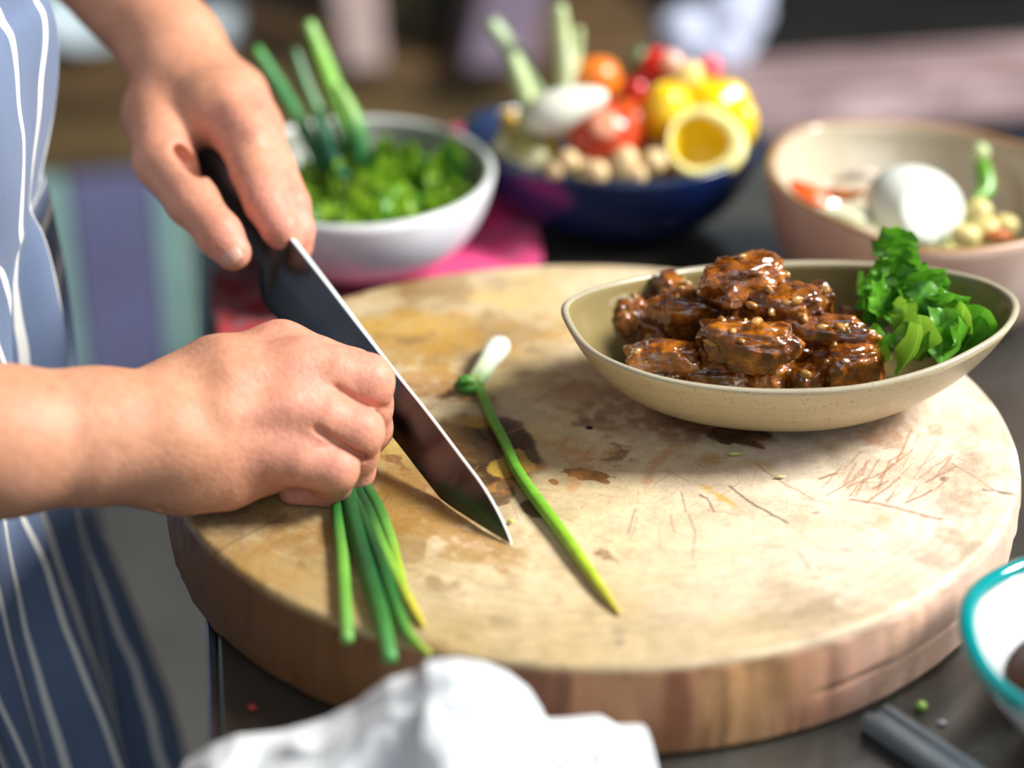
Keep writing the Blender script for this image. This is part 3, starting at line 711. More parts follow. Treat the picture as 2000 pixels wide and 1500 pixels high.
# the cut end of the bunch that shows between the knuckles and the blade
q0, q1 = np.array(at(752, 862, BT + .006)), np.array(at(764, 842, BT + .006))
V, Fc = tube([q0, (q0 + q1) / 2, q1], .0042, 14, .85); V += KN * .006
tag(part('green_onion_end', V, Fc, plain('fresh green', (.06, .30, .03), .4)), 'bright green cut end of the bunch between knuckles and blade', 'green onion')

# ------------------------------------------------------------------ bowls
def bowl(name, rim, cz, base_c, base_r, zb, th, q, mats, label, lipw=.5, n=120, parent=None, dense=26, foot=.004, inner_floor=None, twist=0):
    R = np.asarray(rim, float) if len(rim) == n else spline(rim, n, True)
    c = np.array([*base_c, zb]); ang = np.arctan2(R[:, 1] - base_c[1], R[:, 0] - base_c[0])
    B = np.c_[base_c[0] + base_r[0] * np.cos(ang), base_c[1] + base_r[1] * np.sin(ang), np.full(n, zb)]
    def wall(R, B, z0, m):
        out = []
        for t in np.linspace(0, 1, m):
            s = math.sin(t * q * math.pi / 2) / math.sin(q * math.pi / 2); h = (1 - math.cos(t * q * math.pi / 2)) / (1 - math.cos(q * math.pi / 2))
            p = B + (R - B) * s; p[:, 2] = z0 + (R[:, 2] - z0) * h; out.append(p)
        return out
    cen = R[:, :2].mean(0); dv = R[:, :2] - cen; dl = np.linalg.norm(dv, axis=1)[:, None]
    Ri = R.copy(); Ri[:, :2] = cen + dv * (1 - th / dl)
    Rm = R.copy(); Rm[:, :2] = cen + dv * (1 - .5 * th / dl); Rm[:, 2] += th * .35
    Bi = B.copy(); Bi[:, :2] = np.array(base_c) + (B[:, :2] - base_c) * .96; Bi[:, 2] = zb + th
    W = wall(R, B, zb, dense); Wi = wall(Ri, Bi, zb + th, dense)
    F0 = B.copy(); F0[:, :2] = np.array(base_c) + (B[:, :2] - base_c) * .97; F0[:, 2] = zb - foot
    F1 = F0.copy(); F1[:, :2] = np.array(base_c) + (F0[:, :2] - base_c) * .9
    L = [F1, F0] + W + [Rm] + Wi[::-1]
    k = len(W) + 2
    for s in (.6, .25): p = Wi[0].copy(); p[:, :2] = np.array(base_c) + (p[:, :2] - base_c) * s; L.append(p)
    V, Fc = rings(L, True, True, True)
    mi = []
    for f in Fc:
        r = f[0] // n if len(f) == 4 else (0 if f[0] < n * 2 else len(L))
        mi.append(0 if r < k - 1 else (2 if r < k + 1 else 1))
    o = part(name, V, Fc, mats, parent, midx=mi)
    if label: tag(o, label, 'bowl')
    return o, R
def ceramic(name, c, rough=.3, speck=None, sc=420, band=0, spec=.5, coat=0.):
    m = Mat(name); c = np.array(c); n = m.noise(18, 5, .6); col = m.ramp(n, [(.3, tuple(c * .88)), (.7, tuple(np.minimum(c * 1.1, 1)))])
    if band: col = m.mix(.35, col, m.ramp(m.noise(5, 4, .7, .3, st=(1, 1, 26)), [(.35, tuple(c * .72)), (.65, tuple(np.minimum(c * 1.15, 1)))]))
    if speck is not None: col = m.mix(m.ramp(m.noise(sc, 2, .5), [(.63, 0.), (.70, .8)]), col, speck)
    m.set(Base_Color=col, Roughness=rough, Specular_IOR_Level=spec, Coat_Weight=coat, Coat_Roughness=.08)
    return m.bump(m.noise(60, 4), .08, .001).m
# the oval bowl of meat
def rimz(pts, z0, dz, cx, a): return [at(x, y, z0 + dz * min(1.2, abs((x - cx) / a)) ** 2) for x, y in pts]
RP = [(1096, 600), (1108, 640), (1142, 681), (1202, 714), (1290, 743), (1400, 761), (1515, 768), (1640, 764), (1740, 748), (1840, 718), (1922, 678), (1972, 642), (1992, 604), (1980, 576), (1940, 552), (1880, 535), (1800, 522), (1700, 514), (1600, 511), (1500, 513), (1400, 519), (1300, 531), (1200, 551), (1128, 574)]
rim = rimz(RP, BT + .044, .010, 1545, 450)
bc = at(1510, 743, BT); MB_C = np.array([bc[0], bc[1]])
MEAT_BOWL, MR = bowl('serving_bowl', rim, 0, (bc[0], bc[1]), (.048, .050), BT + .003, .0038, .62,
     [ceramic('beige outer glaze', (.43, .345, .205), .34, (.20, .13, .07), 620, 1), ceramic('olive inner glaze', (.215, .165, .065), .28, (.2, .15, .06), 500, 0), ceramic('pale rim glaze', (.36, .32, .225), .26, (.25, .2, .12), 800)],
     'oval handmade beige bowl of glazed meat standing on the board', foot=.003)

# ------------------------------------------------------------------ glazed meat
def mat_meat():
    m = Mat('glazed meat'); a = m.noise(95, 5, .65, .35); b = m.noise(30, 4, .6); fi = m.noise(70, 5, .6, .4, st=(1, 2.6, 1.6)); sp = m.noise(700, 2)
    c = m.ramp(a, [(.30, (.03, .007, .001)), (.45, (.10, .025, .002)), (.57, (.26, .075, .005)), (.72, (.54, .19, .014))])
    c = m.mix(m.ramp(b, [(.56, 0.), (.72, .6)]), c, m.ramp(fi, [(.3, (.22, .07, .03)), (.7, (.46, .20, .11))]))
    c = m.mix(m.ramp(sp, [(.68, 0.), (.74, .9)]), c, (.015, .006, .003))
    m.set(Base_Color=c, Roughness=m.ramp(a, [(.3, .12), (.7, .26)]), Specular_IOR_Level=.6, Coat_Weight=.8, Coat_Roughness=.06, Subsurface_Weight=.08, Subsurface_Radius=(1, .3, .1), Subsurface_Scale=.003)
    return m.bump(m.mix(.3, m.noise(170, 4, .6), fi), .5, .0014).m
M['meat'] = mat_meat(); M['bit'] = plain('garlic bit', (.36, .18, .04), .25, .4, 90, Coat_Weight=.6)
MEATG = 'glazed meat pieces heaped in the oval bowl'
def meat(px, py, z, rx, ry, rz_, yaw, seed, label, roll=0., box_=.72, bits=3):
    V, Fc = ico(5); p = np.sign(V) * np.abs(V) ** box_; p /= np.linalg.norm(p, axis=1).mean()
    n = fbm(V * 1.5 + seed * 3.1, 3, seed); n2 = fbm(V * 4.2 + seed, 3, seed + 5); rdg = 1 - np.abs(fbm(V * 2.4 + seed * 1.7, 3, seed + 9)) * 2
    p = p * (1.07 + .46 * n + .10 * n2 + .05 * (rdg - .6))[:, None]; p *= [rx, ry, rz_]
    fine = fbm(p * 420, 3, seed + 12); p += V * (.0008 * fine)[:, None]
    E = euler(roll, 0.0, yaw); p = p @ E.T; c = at(px, py, z); o = empty('meat_piece', c, label, 'meat', MEATG)
    part('chunk', p + c, Fc, M['meat'], o)
    rg = random.Random(seed)
    for i in range(bits):
        k = rg.randrange(len(p)); tries = 0
        while (p[k][2] < .2 * rz_ or p[k] @ FWD > .002) and tries < 200: k = rg.randrange(len(p)); tries += 1
        q, fq = ico(2); s = rg.uniform(.0009, .0024); q = q * [s * 1.7, s, s * .8] * (1 + .3 * vnoise(q * 2 + i, seed))[:, None]; q = q @ euler(rg.uniform(0, 3), 0, rg.uniform(0, 3)).T
        part('garlic_bit', q + c + p[k], fq, M['bit'], o)
    return o
U = 1.13 / 41.8 / 100     # metres per photo pixel in the bowl
for a in [
    (1345, 690, .066, 60, 42, 42, .3, 21, 'dark meat piece wedged under the left end of the heap'), (1450, 700, .066, 60, 50, 45, 1., 22, 'dark meat piece buried in the middle of the heap'),
    (1560, 690, .068, 60, 50, 45, .4, 23, 'dark meat piece buried under the long strip'), (1420, 620, .076, 70, 55, 50, .8, 24, 'shaded meat piece under the topmost piece'),
    (1290, 655, .072, 50, 45, 42, .9, 25, 'dark meat piece behind the front left chunk'), (1540, 640, .080, 60, 50, 40, .2, 26, 'meat piece hidden under the upper right chunk'),
    (1230, 622, .077, 40, 36, 40, .2, 1, 'square meat cube at the left end of the heap'), (1283, 610, .077, 28, 34, 34, .7, 2, 'small dark meat piece beside the left cube'),
    (1312, 566, .088, 30, 30, 32, .3, 3, 'orange glazed meat tip standing up behind the left side'), (1347, 606, .090, 66, 40, 40, -.1, 4, 'rounded meat chunk with garlic on the upper left'),
    (1455, 548, .108, 84, 46, 42, .35, 5, 'topmost shiny meat piece crowning the heap'), (1526, 600, .098, 68, 42, 42, -.1, 6, 'bright orange glazed meat chunk at the upper right'),
    (1602, 592, .094, 20, 26, 38, .3, 7, 'curled meat edge shining behind the upper right chunk'), (1610, 648, .089, 92, 32, 30, -.12, 8, 'long pinkish meat strip pointing at the lettuce'),
    (1460, 676, .088, 84, 40, 42, -.2, 9, 'large meat chunk with garlic slices at the front centre'), (1292, 703, .079, 64, 34, 32, -.12, 10, 'orange brown meat piece resting by the front left rim'),
    (1398, 733, .070, 62, 34, 28, -.1, 11, 'flat meat piece lying low along the front rim'), (1503, 738, .069, 38, 34, 34, .5, 12, 'small meat cube at the bottom front'),
    (1577, 738, .069, 46, 36, 36, .9, 13, 'wedge of meat at the bottom front beside the small cube'), (1660, 716, .076, 60, 42, 42, .3, 14, 'chunky dark brown meat piece beside the lettuce'),
    (1662, 622, .078, 26, 24, 22, .2, 15, 'small glistening meat scrap behind the long strip')]:
    px, py, z, rx, ry, rz_, yaw, sd, lab = a
    meat(px, py, z, rx * U, ry * U, rz_ * U, yaw, sd, lab, bits=7 if sd in (4, 9, 8, 6) else 3)
V, Fc = ico(3); V = V * [.0045, .003, .006] * (1 + .3 * vnoise(V * 1.5, 3))[:, None]; V = V @ euler(.4, -.5, .3).T
tag(part('sauce_drop', V + at(1171, 574, .085) + [0, -.002, 0], Fc, M['meat']), 'orange sauce drop stuck on the inner left wall of the meat bowl', 'sauce')
V, Fc = ico(3); V = V * [.009, .005, .005]
tag(part('onion_piece', V + at(1690, 655, .076), Fc, plain('red onion', (.42, .16, .20), .3)), 'pinkish shallot piece between the meat and the lettuce', 'onion')
V, Fc = lathe([(.001, 0), (.030, 0), (.036, .0012), (.038, .003), (.037, .004), (.001, .0042)], 48)
V = V * [1.45, .92, 1]; V[:, :2] += MB_C + [.0, .004]; V[:, 2] += BT + .0075
tag(part('meat_sauce', V, Fc, plain('dark sauce', (.10, .028, .006), .12, .3, 20, Coat_Weight=.5)), 'dark sauce pooled in the bottom of the meat bowl', 'sauce')

# ------------------------------------------------------------------ leaves
def mat_leaf(name, c, c2, tr=.35, rough=.35):
    m = Mat(name); v = m.noise(90, 5, .6, .5); col = m.mix(1, m.attr(), m.ramp(v, [(.3, tuple(c)), (.7, tuple(c2))]), 'MULTIPLY')
    m.set(Base_Color=col, Roughness=rough, Specular_IOR_Level=.45); m.bump(m.noise(220, 4), .3, .001); return m.translucent(col, tr).m
def leaf_mesh(seed, Ln, W, ruffle, curl, cup, nu=22, nv=13, mat=None, frill=9, tipw=.55):
    rg = np.random.default_rng(seed); L = []; C = []; ph = rg.uniform(0, 6, 4)
    for u in np.linspace(0, 1, nu):
        wd = W * (math.sin(math.pi * min(1, u ** .75 * .93 + .03)) ** tipw * (.25 + .75 * sstep(.05, .5, np.float64(u)))); row = []
        a = curl * u * u
        cx, cz = (Ln * u * (1 - .25 * abs(curl) * u * .4) * math.cos(a * .5), Ln * u * math.sin(a * .7))
        for v in np.linspace(-1, 1, nv):
            e = abs(v) ** 1.6; y = v * wd * (1 + .10 * math.sin(frill * 2.3 * u * 2 + ph[2]) * e)
            z = cz + cup * wd * v * v + ruffle * e * (math.sin(frill * u * 6.28 * .5 + ph[0] + (v > 0) * 2.1) + .5 * math.sin(frill * u * 6.28 + ph[1] + (v > 0)))
            x = cx + ruffle * .7 * e * math.cos(frill * u * 6.28 * .5 + ph[3])
            row.append((x, y, z)); C.append(np.array([1, 1, 1.]) * (1 + .9 * math.exp(-(v / .10) ** 2) * (1 - .7 * u) - .05 * e))
        L.append(np.array(row))
    V, Fc = rings(L, False); me = make_mesh('leaf', V, np.array(Fc), col=np.array(C), mats=(mat,)); return me
M['lettuce'] = mat_leaf('lettuce leaf', (.06, .24, .012), (.15, .42, .03), .36, .32)
M['lettuce_light'] = mat_leaf('pale lettuce leaf', (.16, .38, .02), (.30, .52, .05), .35)
def place_leaf(me, parent, p, yaw, pitch, roll, s=1.):
    o = bpy.data.objects.new('leaf', me); COL.objects.link(o); o.parent = parent
    o.location = Vector(p) - parent.location; o.rotation_euler = Matrix.Rotation(yaw, 3, 'Z').__matmul__(Matrix.Rotation(-pitch, 3, 'Y')).__matmul__(Matrix.Rotation(roll, 3, 'X')).to_euler(); o.scale = (s, s, s); return o
LV = [leaf_mesh(i, .030, .0135, .0026, .5 + .25 * i, .25, 34, 15, mat=M['lettuce'], frill=6 + i % 3) for i in range(5)]
LL = [leaf_mesh(20 + i, .028, .011, .0030, .7, .2, mat=M['lettuce_light'], frill=3 + i) for i in range(2)]
LR = [leaf_mesh(30, .018, .0105, .0006, .35, .2, mat=M['lettuce'], frill=2, tipw=.5), leaf_mesh(31, .018, .0095, .0004, .4, .25, mat=M['lettuce_light'], frill=2, tipw=.5)]
sal = empty('lettuce', at(1790, 690, .062), 'green frilly lettuce sprig at the right end of the meat bowl', 'lettuce')
rg = random.Random(5)
for i in range(26):
    t = i / 25; x = 1735 + 45 * math.sin(i * 2.4) + 70 * t; y = 560 + 130 * t + rg.uniform(-14, 14); z = .090 - .016 * t + rg.uniform(-.004, .004)
    place_leaf(LV[i % 5], sal, at(x, y, z), rg.uniform(0, 6.28), rg.uniform(-.1, .9), rg.uniform(-.9, .9), rg.uniform(.45, .8))
for x, y, z, yw, pt, rl, s, m in [(1740, 545, .092, 1.4, 1.0, .2, .9, LV[1]), (1752, 535, .094, 1.9, .9, -.3, .85, LL[0]), (1735, 590, .090, 1.3, 1.1, .3, .9, LV[0]), (1770, 600, .086, 1., .9, -.2, .95, LV[2]),
    (1800, 628, .084, 1.8, .8, .1, .9, LV[3]), (1840, 640, .082, .9, 1., .4, .8, LV[4]), (1710, 640, .080, 2.4, .8, .2, .8, LV[1]), (1720, 690, .074, -1.8, .3, .5, .8, LV[2]), (1760, 665, .080, 1.2, 1., 0, .75, LL[1]),
    (1705, 720, .070, -1.4, .5, .2, .7, LL[0]), (1862, 662, .078, .3, .5, -.3, .6, LV[0]), (1830, 690, .074, -.8, .2, .3, .8, LV[3]), (1800, 700, .072, -1.2, .6, .4, .75, LV[4])]:
    place_leaf(m, sal, at(x, y, z), yw, pt, rl, s)
for x, y, z, yw, pt, rl, s, m in [(1752, 733, .079, .55, .75, -.5, 1.45, LR[1]), (1862, 652, .083, -.4, 1.2, 1.0, 1.1, LR[1]), (1888, 672, .081, .5, .9, .3, 1.1, LR[0]), (1880, 690, .078, 1.0, .6, -.2, 1.1, LR[0]), (1790, 700, .078, 1.2, 1.1, -.2, 1.2, LR[1]), (1840, 712, .077, 1.6, .8, .2, 1., LR[0])]:
    place_leaf(m, sal, at(x, y, z), yw, pt, rl, s)
# ------------------------------------------------------------------ bowls and vegetables behind the board
def ell_px(cx, cy, a, b, n=28, rot=0., k=2.0):
    out = []
    for t in np.linspace(0, 2 * math.pi, n, endpoint=False):
        c, s = math.cos(t), math.sin(t); c = math.copysign(abs(c) ** (2 / k), c); s = math.copysign(abs(s) ** (2 / k), s)
        u, v = a * c, b * s; r = math.radians(rot); out.append((cx + u * math.cos(r) - v * math.sin(r), cy + u * math.sin(r) + v * math.cos(r)))
    return out
# magenta cloth under the white bowl
def pink_cloth():
    A, B, D = np.array([-.171, .985]), np.array([.013, 1.135]), np.array([-.178, 1.268])
    nu, nv = 90, 70; L = []; C = []
    for j in range(nv):
        v = j / (nv - 1); row = []
        for i in range(nu):
            u = i / (nu - 1); p = A + (B - A) * u + (D - A) * v + np.array([.006 * math.sin(v * 9 + 1), .005 * math.sin(u * 11)]) * (abs(u - .5) * 2)
            q = np.array([[p[0] * 14, p[1] * 14, 1.]]); cov = math.exp(-(((p[0] + .094) / .075) ** 2 + ((p[1] - 1.135) / .075) ** 2) ** 2)
            h = .0030 + (1 - .9 * cov) * (.011 * abs(fbm(q * 1.6, 3, 51)[0]) * 1.6 + .004 * (1 + math.sin(u * 26 + v * 7)) * .5)
            row.append((p[0], p[1], h)); t = float(sstep(.18, .55, np.float64(u + .3 * fbm(q, 2, 52)[0])))
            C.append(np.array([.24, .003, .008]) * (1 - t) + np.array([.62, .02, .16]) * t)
        L.append(np.array(row))
    V, Fc = rings(L, False)
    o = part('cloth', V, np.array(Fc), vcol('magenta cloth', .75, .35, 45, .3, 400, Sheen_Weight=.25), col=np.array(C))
    md = o.modifiers.new('thick', 'SOLIDIFY'); md.thickness = .0025; md.offset = -1
    return tag(o, 'crumpled magenta and red cloth lying under the white bowl', 'cloth')
pink_cloth()
WB, _ = bowl('mixing_bowl', [at(x, y, .066) for x, y in ell_px(697, 339, 270, 109, rot=-2)], 0, (-.094, 1.136), (.042, .042), .014, .0055, .86,
             [ceramic('white glaze', (.78, .78, .84), .3), ceramic('grey inner glaze', (.25, .26, .22), .35), ceramic('greyed rim glaze', (.55, .58, .56), .3)], 'white round bowl of green herbs standing on the magenta cloth', foot=.005)
BB, _ = bowl('mixing_bowl', [at(x, y, .056 + .006 * abs((x - 1200) / 290) ** 2) for x, y in [(905, 245), (915, 285), (965, 312), (1050, 340), (1150, 358), (1250, 362), (1350, 352), (1430, 326), (1480, 296), (1492, 268), (1470, 240), (1400, 220), (1300, 207), (1200, 202), (1100, 203), (1000, 209), (930, 222)]],
             0, (.070, 1.214), (.040, .036), .004, .005, .84, [ceramic('dark blue glaze', (.006, .016, .072), .16, None, coat=.5), ceramic('deep blue inner glaze', (.010, .03, .10), .14, None, coat=.5), ceramic('blue black rim glaze', (.012, .03, .07), .2)], 'dark blue glazed bowl heaped with colourful vegetables', foot=.004)
PB, _ = bowl('mixing_bowl', [at(x, y, .076) for x, y in [(1496, 318), (1506, 352), (1545, 390), (1601, 420), (1671, 453), (1755, 486), (1830, 496), (1930, 490), (2030, 470), (2110, 430), (2140, 385), (2110, 335), (2050, 300), (1960, 272), (1870, 252), (1780, 241), (1690, 237), (1600, 241), (1545, 256), (1511, 283)]],
             0, (.240, 1.078), (.058, .052), .005, .0055, .80, [ceramic('pinkish clay', (.44, .30, .24), .38), ceramic('beige inner glaze', (.46, .40, .29), .12, None, coat=.6), ceramic('brown rim', (.30, .17, .08), .35)], 'wide pinkish clay bowl holding a white onion half', foot=.005)

# chopped filling under the things that can be told apart: nobody could count it
def mound(name, c, rx, ry, z, h, n, cols, label, cat, s=(.004, .008), seed=1, parent_cat=True):
    rg = np.random.default_rng(seed); mb = MB()
    for i in range(n):
        a, r = rg.uniform(0, 6.28), math.sqrt(rg.uniform(0, 1)); p = np.array([c[0] + rx * r * math.cos(a), c[1] + ry * r * math.sin(a), z + h * (1 - r * r) * rg.uniform(.5, 1)])
        V, Fc = ico(1); V = V * rg.uniform(*s, 3) * (1 + .25 * rg.standard_normal((len(V), 1)) * .5); V = V @ euler(*rg.uniform(0, 6, 3)).T
        mb.add(V + p, Fc, np.array(cols[rg.integers(len(cols))]))
    o = part(name, mb.V(), mb.f, vcol(name + ' skin', .4, .2, 90), col=mb.C())
    return tag(o, label, cat, kind='stuff')
mound('chopped_herbs', (-.094, 1.136), .062, .062, .030, .022, 260, [(.08, .26, .02), (.05, .18, .015), (.16, .36, .04)], 'chopped green herbs filling the white bowl', 'herbs', (.004, .011), 3)
mound('chopped_vegetables', (.068, 1.214), .068, .050, .026, .022, 240, [(.50, .36, .09), (.40, .26, .06), (.46, .42, .16), (.32, .24, .05)], 'chopped pale yellow vegetables filling the blue bowl', 'vegetables', (.004, .009), 4)
mound('chopped_vegetables', (.240, 1.078), .055, .045, .022, .016, 160, [(.52, .46, .18), (.45, .42, .22), (.30, .32, .08), (.55, .50, .32)], 'chopped pale vegetables in the bottom of the pink clay bowl', 'vegetables', (.004, .009), 5)

# --- herbs in the white bowl
M['herb'] = mat_leaf('herb leaf', (.15, .35, .012), (.36, .56, .045), .4, .35); M['herb_dark'] = mat_leaf('dark herb leaf', (.02, .11, .012), (.06, .22, .03), .35)
HV = [leaf_mesh(40 + i, .030, .011, .0036, .6 + .2 * i, .2, 16, 11, M['herb'] if i < 5 else M['herb_dark'], 4 + i % 3) for i in range(6)]
hb = empty('lettuce', (-.094, 1.136, .045), 'loose heap of frilly light green lettuce in the white bowl', 'lettuce')
rg = random.Random(9)
for i in range(95):
    a, r = rg.uniform(0, 6.28), math.sqrt(rg.random()) * .066
    p = (-.094 + r * math.cos(a), 1.136 + r * math.sin(a), .040 + .012 * (1 - (r / .07) ** 2) + (.006 if math.cos(a) > .2 else 0) - (.008 if math.sin(a) > .3 else 0) + rg.uniform(-.004, .004))
    place_leaf(HV[rg.randrange(5) if rg.random() < .8 else 5], hb, p, rg.uniform(0, 6.28), rg.uniform(-.1, .5), rg.uniform(-.7, .7), rg.uniform(.6, .95))
def stick(name, pts, yy, rad, cols, label, cat, group=None, seg=14, n=26, mat=None, flat=.8):
    P = [aty(x, y, Y) for (x, y), Y in zip(pts, yy)]
    S = spline(np.c_[np.array(P), rad], n); c = spline(np.array(cols, float), n); V, Fc = tube(S[:, :3], S[:, 3], seg, flat)
    return tag(part(name, V, Fc, mat or M['green'], col=np.repeat(np.clip(c, .01, 1), seg, axis=0)), label, cat, group)
DG, MG, LG = (.015, .11, .035), (.05, .22, .05), (.20, .44, .07)
WG = 'green onion tops standing in the white bowl'
stick('green_onion', [(499, 92), (545, 165), (590, 245), (630, 330)], [1.18, 1.17, 1.155, 1.14], [.0034, .0046, .0050, .005], [(.10, .36, .08), (.05, .25, .07), MG, DG], 'green onion top leaning farthest towards the knife hand', 'green onion', WG)
stick('green_onion', [(602, 42), (628, 110), (658, 190), (692, 300)], [1.19, 1.18, 1.165, 1.145], [.0038, .0054, .006, .0055], [(.25, .46, .13), (.22, .50, .06), LG, MG], 'tall bright green onion top standing highest in the white bowl', 'green onion', WG)
stick('green_onion', [(575, 95), (598, 165), (628, 235), (652, 320)], [1.20, 1.19, 1.18, 1.16], [.003, .0042, .0045, .0045], [(.05, .16, .05), (.06, .2, .06), MG, DG], 'dim green onion top between the tall bright one and the leaning one', 'green onion', WG)
stick('green_onion', [(618, 215), (636, 260), (655, 310), (672, 350)], [1.15, 1.145, 1.14, 1.13], [.004, .0065, .0065, .006], [MG, (.02, .15, .06), (.015, .12, .05), DG], 'dark blue green onion blade low in front of the others', 'green onion', WG)
stick('green_onion', [(660, 165), (685, 215), (700, 260), (705, 320)], [1.15, 1.145, 1.14, 1.135], [.003, .005, .0055, .005], [LG, LG, MG, DG], 'short green onion blade beside the tall bright one', 'green onion', WG)

# --- vegetables in the blue bowl
def blob(name, px, py, y, r, mat, label, cat, group=None, rot=(0, 0, 0), lump=.06, lobes=0, seed=1, sub=4):
    V, Fc = ico(sub); V = V * (1 + lump * vnoise(V * 1.6 + seed, seed))[:, None]
    if lobes:
        a = np.arctan2(V[:, 1], V[:, 0]); V[:, :2] *= (1 + .10 * np.abs(np.cos(a * lobes / 2)) - .05)[:, None]
        V[:, 2] -= np.sign(V[:, 2]) * .25 * np.exp(-(np.hypot(V[:, 0], V[:, 1]) / .35) ** 2)
    V = V * np.asarray(r) @ euler(*rot).T; c = aty(px, py, y)
    o = empty(name, c, label, cat, group) if name in ('tomato',) else None
    if o is None: return tag(part(name, V + c, Fc, mat), label, cat, group)
    part('flesh', V + c, Fc, mat, o); return o
red = plain('tomato skin', (.55, .045, .015), .22, .15, 20, Coat_Weight=.3); ora = plain('orange skin', (.68, .17, .012), .3, .12, 20); yel = plain('yellow pepper skin', (.80, .52, .004), .22, .08, 15, Coat_Weight=.3)
dred = plain('red pepper skin', (.50, .012, .008), .2, .2, 20, Coat_Weight=.3); pal = plain('pale onion flesh', (.76, .78, .66), .3, .08, 30); nut = plain('beige nut', (.66, .48, .24), .45, .18, 60)
onw = plain('white onion flesh', (.62, .66, .58), .28, .05, 25, Subsurface_Weight=.1, Subsurface_Radius=(1, 1, .8), Subsurface_Scale=.005)
PGc = [(.46, .58, .30), (.52, .62, .32), (.56, .64, .34), (.60, .66, .42)]
CG = 'pale green stalks standing in the blue bowl'
stick('celery_stalk', [(958, 42), (990, 85), (1035, 150), (1085, 235)], [1.24, 1.235, 1.225, 1.215], [.006, .0068, .0068, .006], [(.36, .48, .28), (.36, .46, .26), (.34, .46, .22), PGc[2]], 'pale green stalk slanting away to the upper left in the blue bowl', 'celery', CG)
stick('celery_stalk', [(1000, 108), (1014, 150), (1030, 200), (1050, 255)], [1.20, 1.20, 1.20, 1.195], [.0062, .0080, .0078, .0065], PGc, 'short pale stalk standing in front of the slanting one', 'celery', CG)
stick('celery_stalk', [(1092, 12), (1097, 60), (1102, 110), (1104, 190)], [1.225, 1.225, 1.222, 1.22], [.0058, .0070, .0072, .007], [PGc[1], PGc[2], PGc[3], PGc[3]], 'tallest upright pale stalk in the blue bowl', 'celery', CG)
stick('celery_stalk', [(1130, 56), (1127, 95), (1118, 140), (1108, 200)], [1.235, 1.235, 1.23, 1.225], [.0035, .0042, .0044, .004], [PGc[0], PGc[1], PGc[2], PGc[3]], 'thin pale stalk right behind the tallest one', 'celery', CG)
V, Fc = ico(4); V = V * [.027, .014, .0135]; V[:, 1:] *= (1 - .35 * sstep(-.02, .03, V[:, 0]))[:, None] + .1
V = V @ euler(0, -.35, 0).T; tag(part('onion', V + aty(1105, 212, 1.17), Fc, pal), 'white onion wedge lying under the pale stalks', 'onion')
V, Fc = ico(4); V = V * [.016, .014, .020]; tag(part('onion', V + aty(1058, 245, 1.195), Fc, plain('greenish onion flesh', (.50, .52, .28), .35, .1)), 'greenish white onion root under the pale stalks', 'onion')
blob('orange_tomato', 1165, 158, 1.235, (.0162, .0155, .0165), ora, 'orange tomato behind the white onion wedge', 'tomato', lump=.04, seed=4)
blob('orange_tomato', 1225, 250, 1.205, (.016, .016, .018), plain('orange red skin', (.65, .09, .012), .28, .15), 'orange red tomato between the big tomato and the peppers', 'tomato', seed=6)
t = blob('tomato', 1176, 262, 1.17, (.0225, .0205, .0198), red, 'big red tomato in the middle of the blue bowl', 'tomato', lump=.05, seed=8)
V, Fc = lathe([(.0005, .0006), (.004, .0012), (.0085, .0006), (.010, -.0012), (.0095, -.003)], 24); V = V @ euler(.9, .15, 0).T
part('painted_highlight', V + aty(1176, 262, 1.17) + np.array([.001, -.0152, .0118]), Fc, plain('tomato highlight tint', (.68, .26, .15), .3), t)  # pale cap that paints the highlight on the tomato
blob('red_pepper', 1243, 190, 1.235, (.010, .012, .016), dred, 'dark red pepper behind the orange tomatoes', 'pepper', lobes=4, seed=3)
blob('red_pepper', 1286, 126, 1.245, (.0115, .012, .011), plain('bright red skin', (.72, .015, .008), .18, .1), 'bright red pepper tip at the top of the heap', 'pepper', lobes=3, seed=5)
V, Fc = ico(3); V = V * [.0075, .006, .011] @ euler(0, -.6, 0).T; tag(part('pepper_slice', V + aty(1315, 128, 1.232), Fc, plain('pale pink flesh', (.80, .42, .32), .3)), 'pale pink cut face beside the bright red pepper tip', 'pepper')
V, Fc = ico(3); V = V * [.0095, .007, .014] @ euler(0, .55, 0).T; tag(part('pepper_slice', V + aty(1340, 158, 1.225), Fc, plain('pale yellow flesh', (.78, .66, .22), .3)), 'pale yellow pepper slice above the yellow peppers', 'pepper')
blob('radish', 1384, 134, 1.25, (.009, .009, .0085), plain('pink radish skin', (.66, .05, .085), .3), 'pink radish behind the yellow peppers', 'radish', seed=2)
V, Fc = ico(3); V = V * [.006, .006, .009] @ euler(0, .4, 0).T; tag(part('green_pepper_stem', V + aty(1245, 118, 1.25), Fc, plain('grey green stem', (.14, .22, .09), .5)), 'green stem end beside the bright red pepper tip', 'pepper')
blob('yellow_pepper', 1303, 225, 1.205, (.0168, .017, .0225), yel, 'yellow pepper half standing left of the hollow one', 'pepper', lobes=3, seed=12)
blob('yellow_pepper', 1392, 205, 1.215, (.0225, .018, .0185), yel, 'round yellow pepper behind the hollow one', 'pepper', lobes=4, seed=13)
blob('yellow_pepper', 1447, 245, 1.205, (.0100, .012, .0165), yel, 'yellow pepper lobe at the right end of the heap', 'pepper', lobes=3, seed=14)
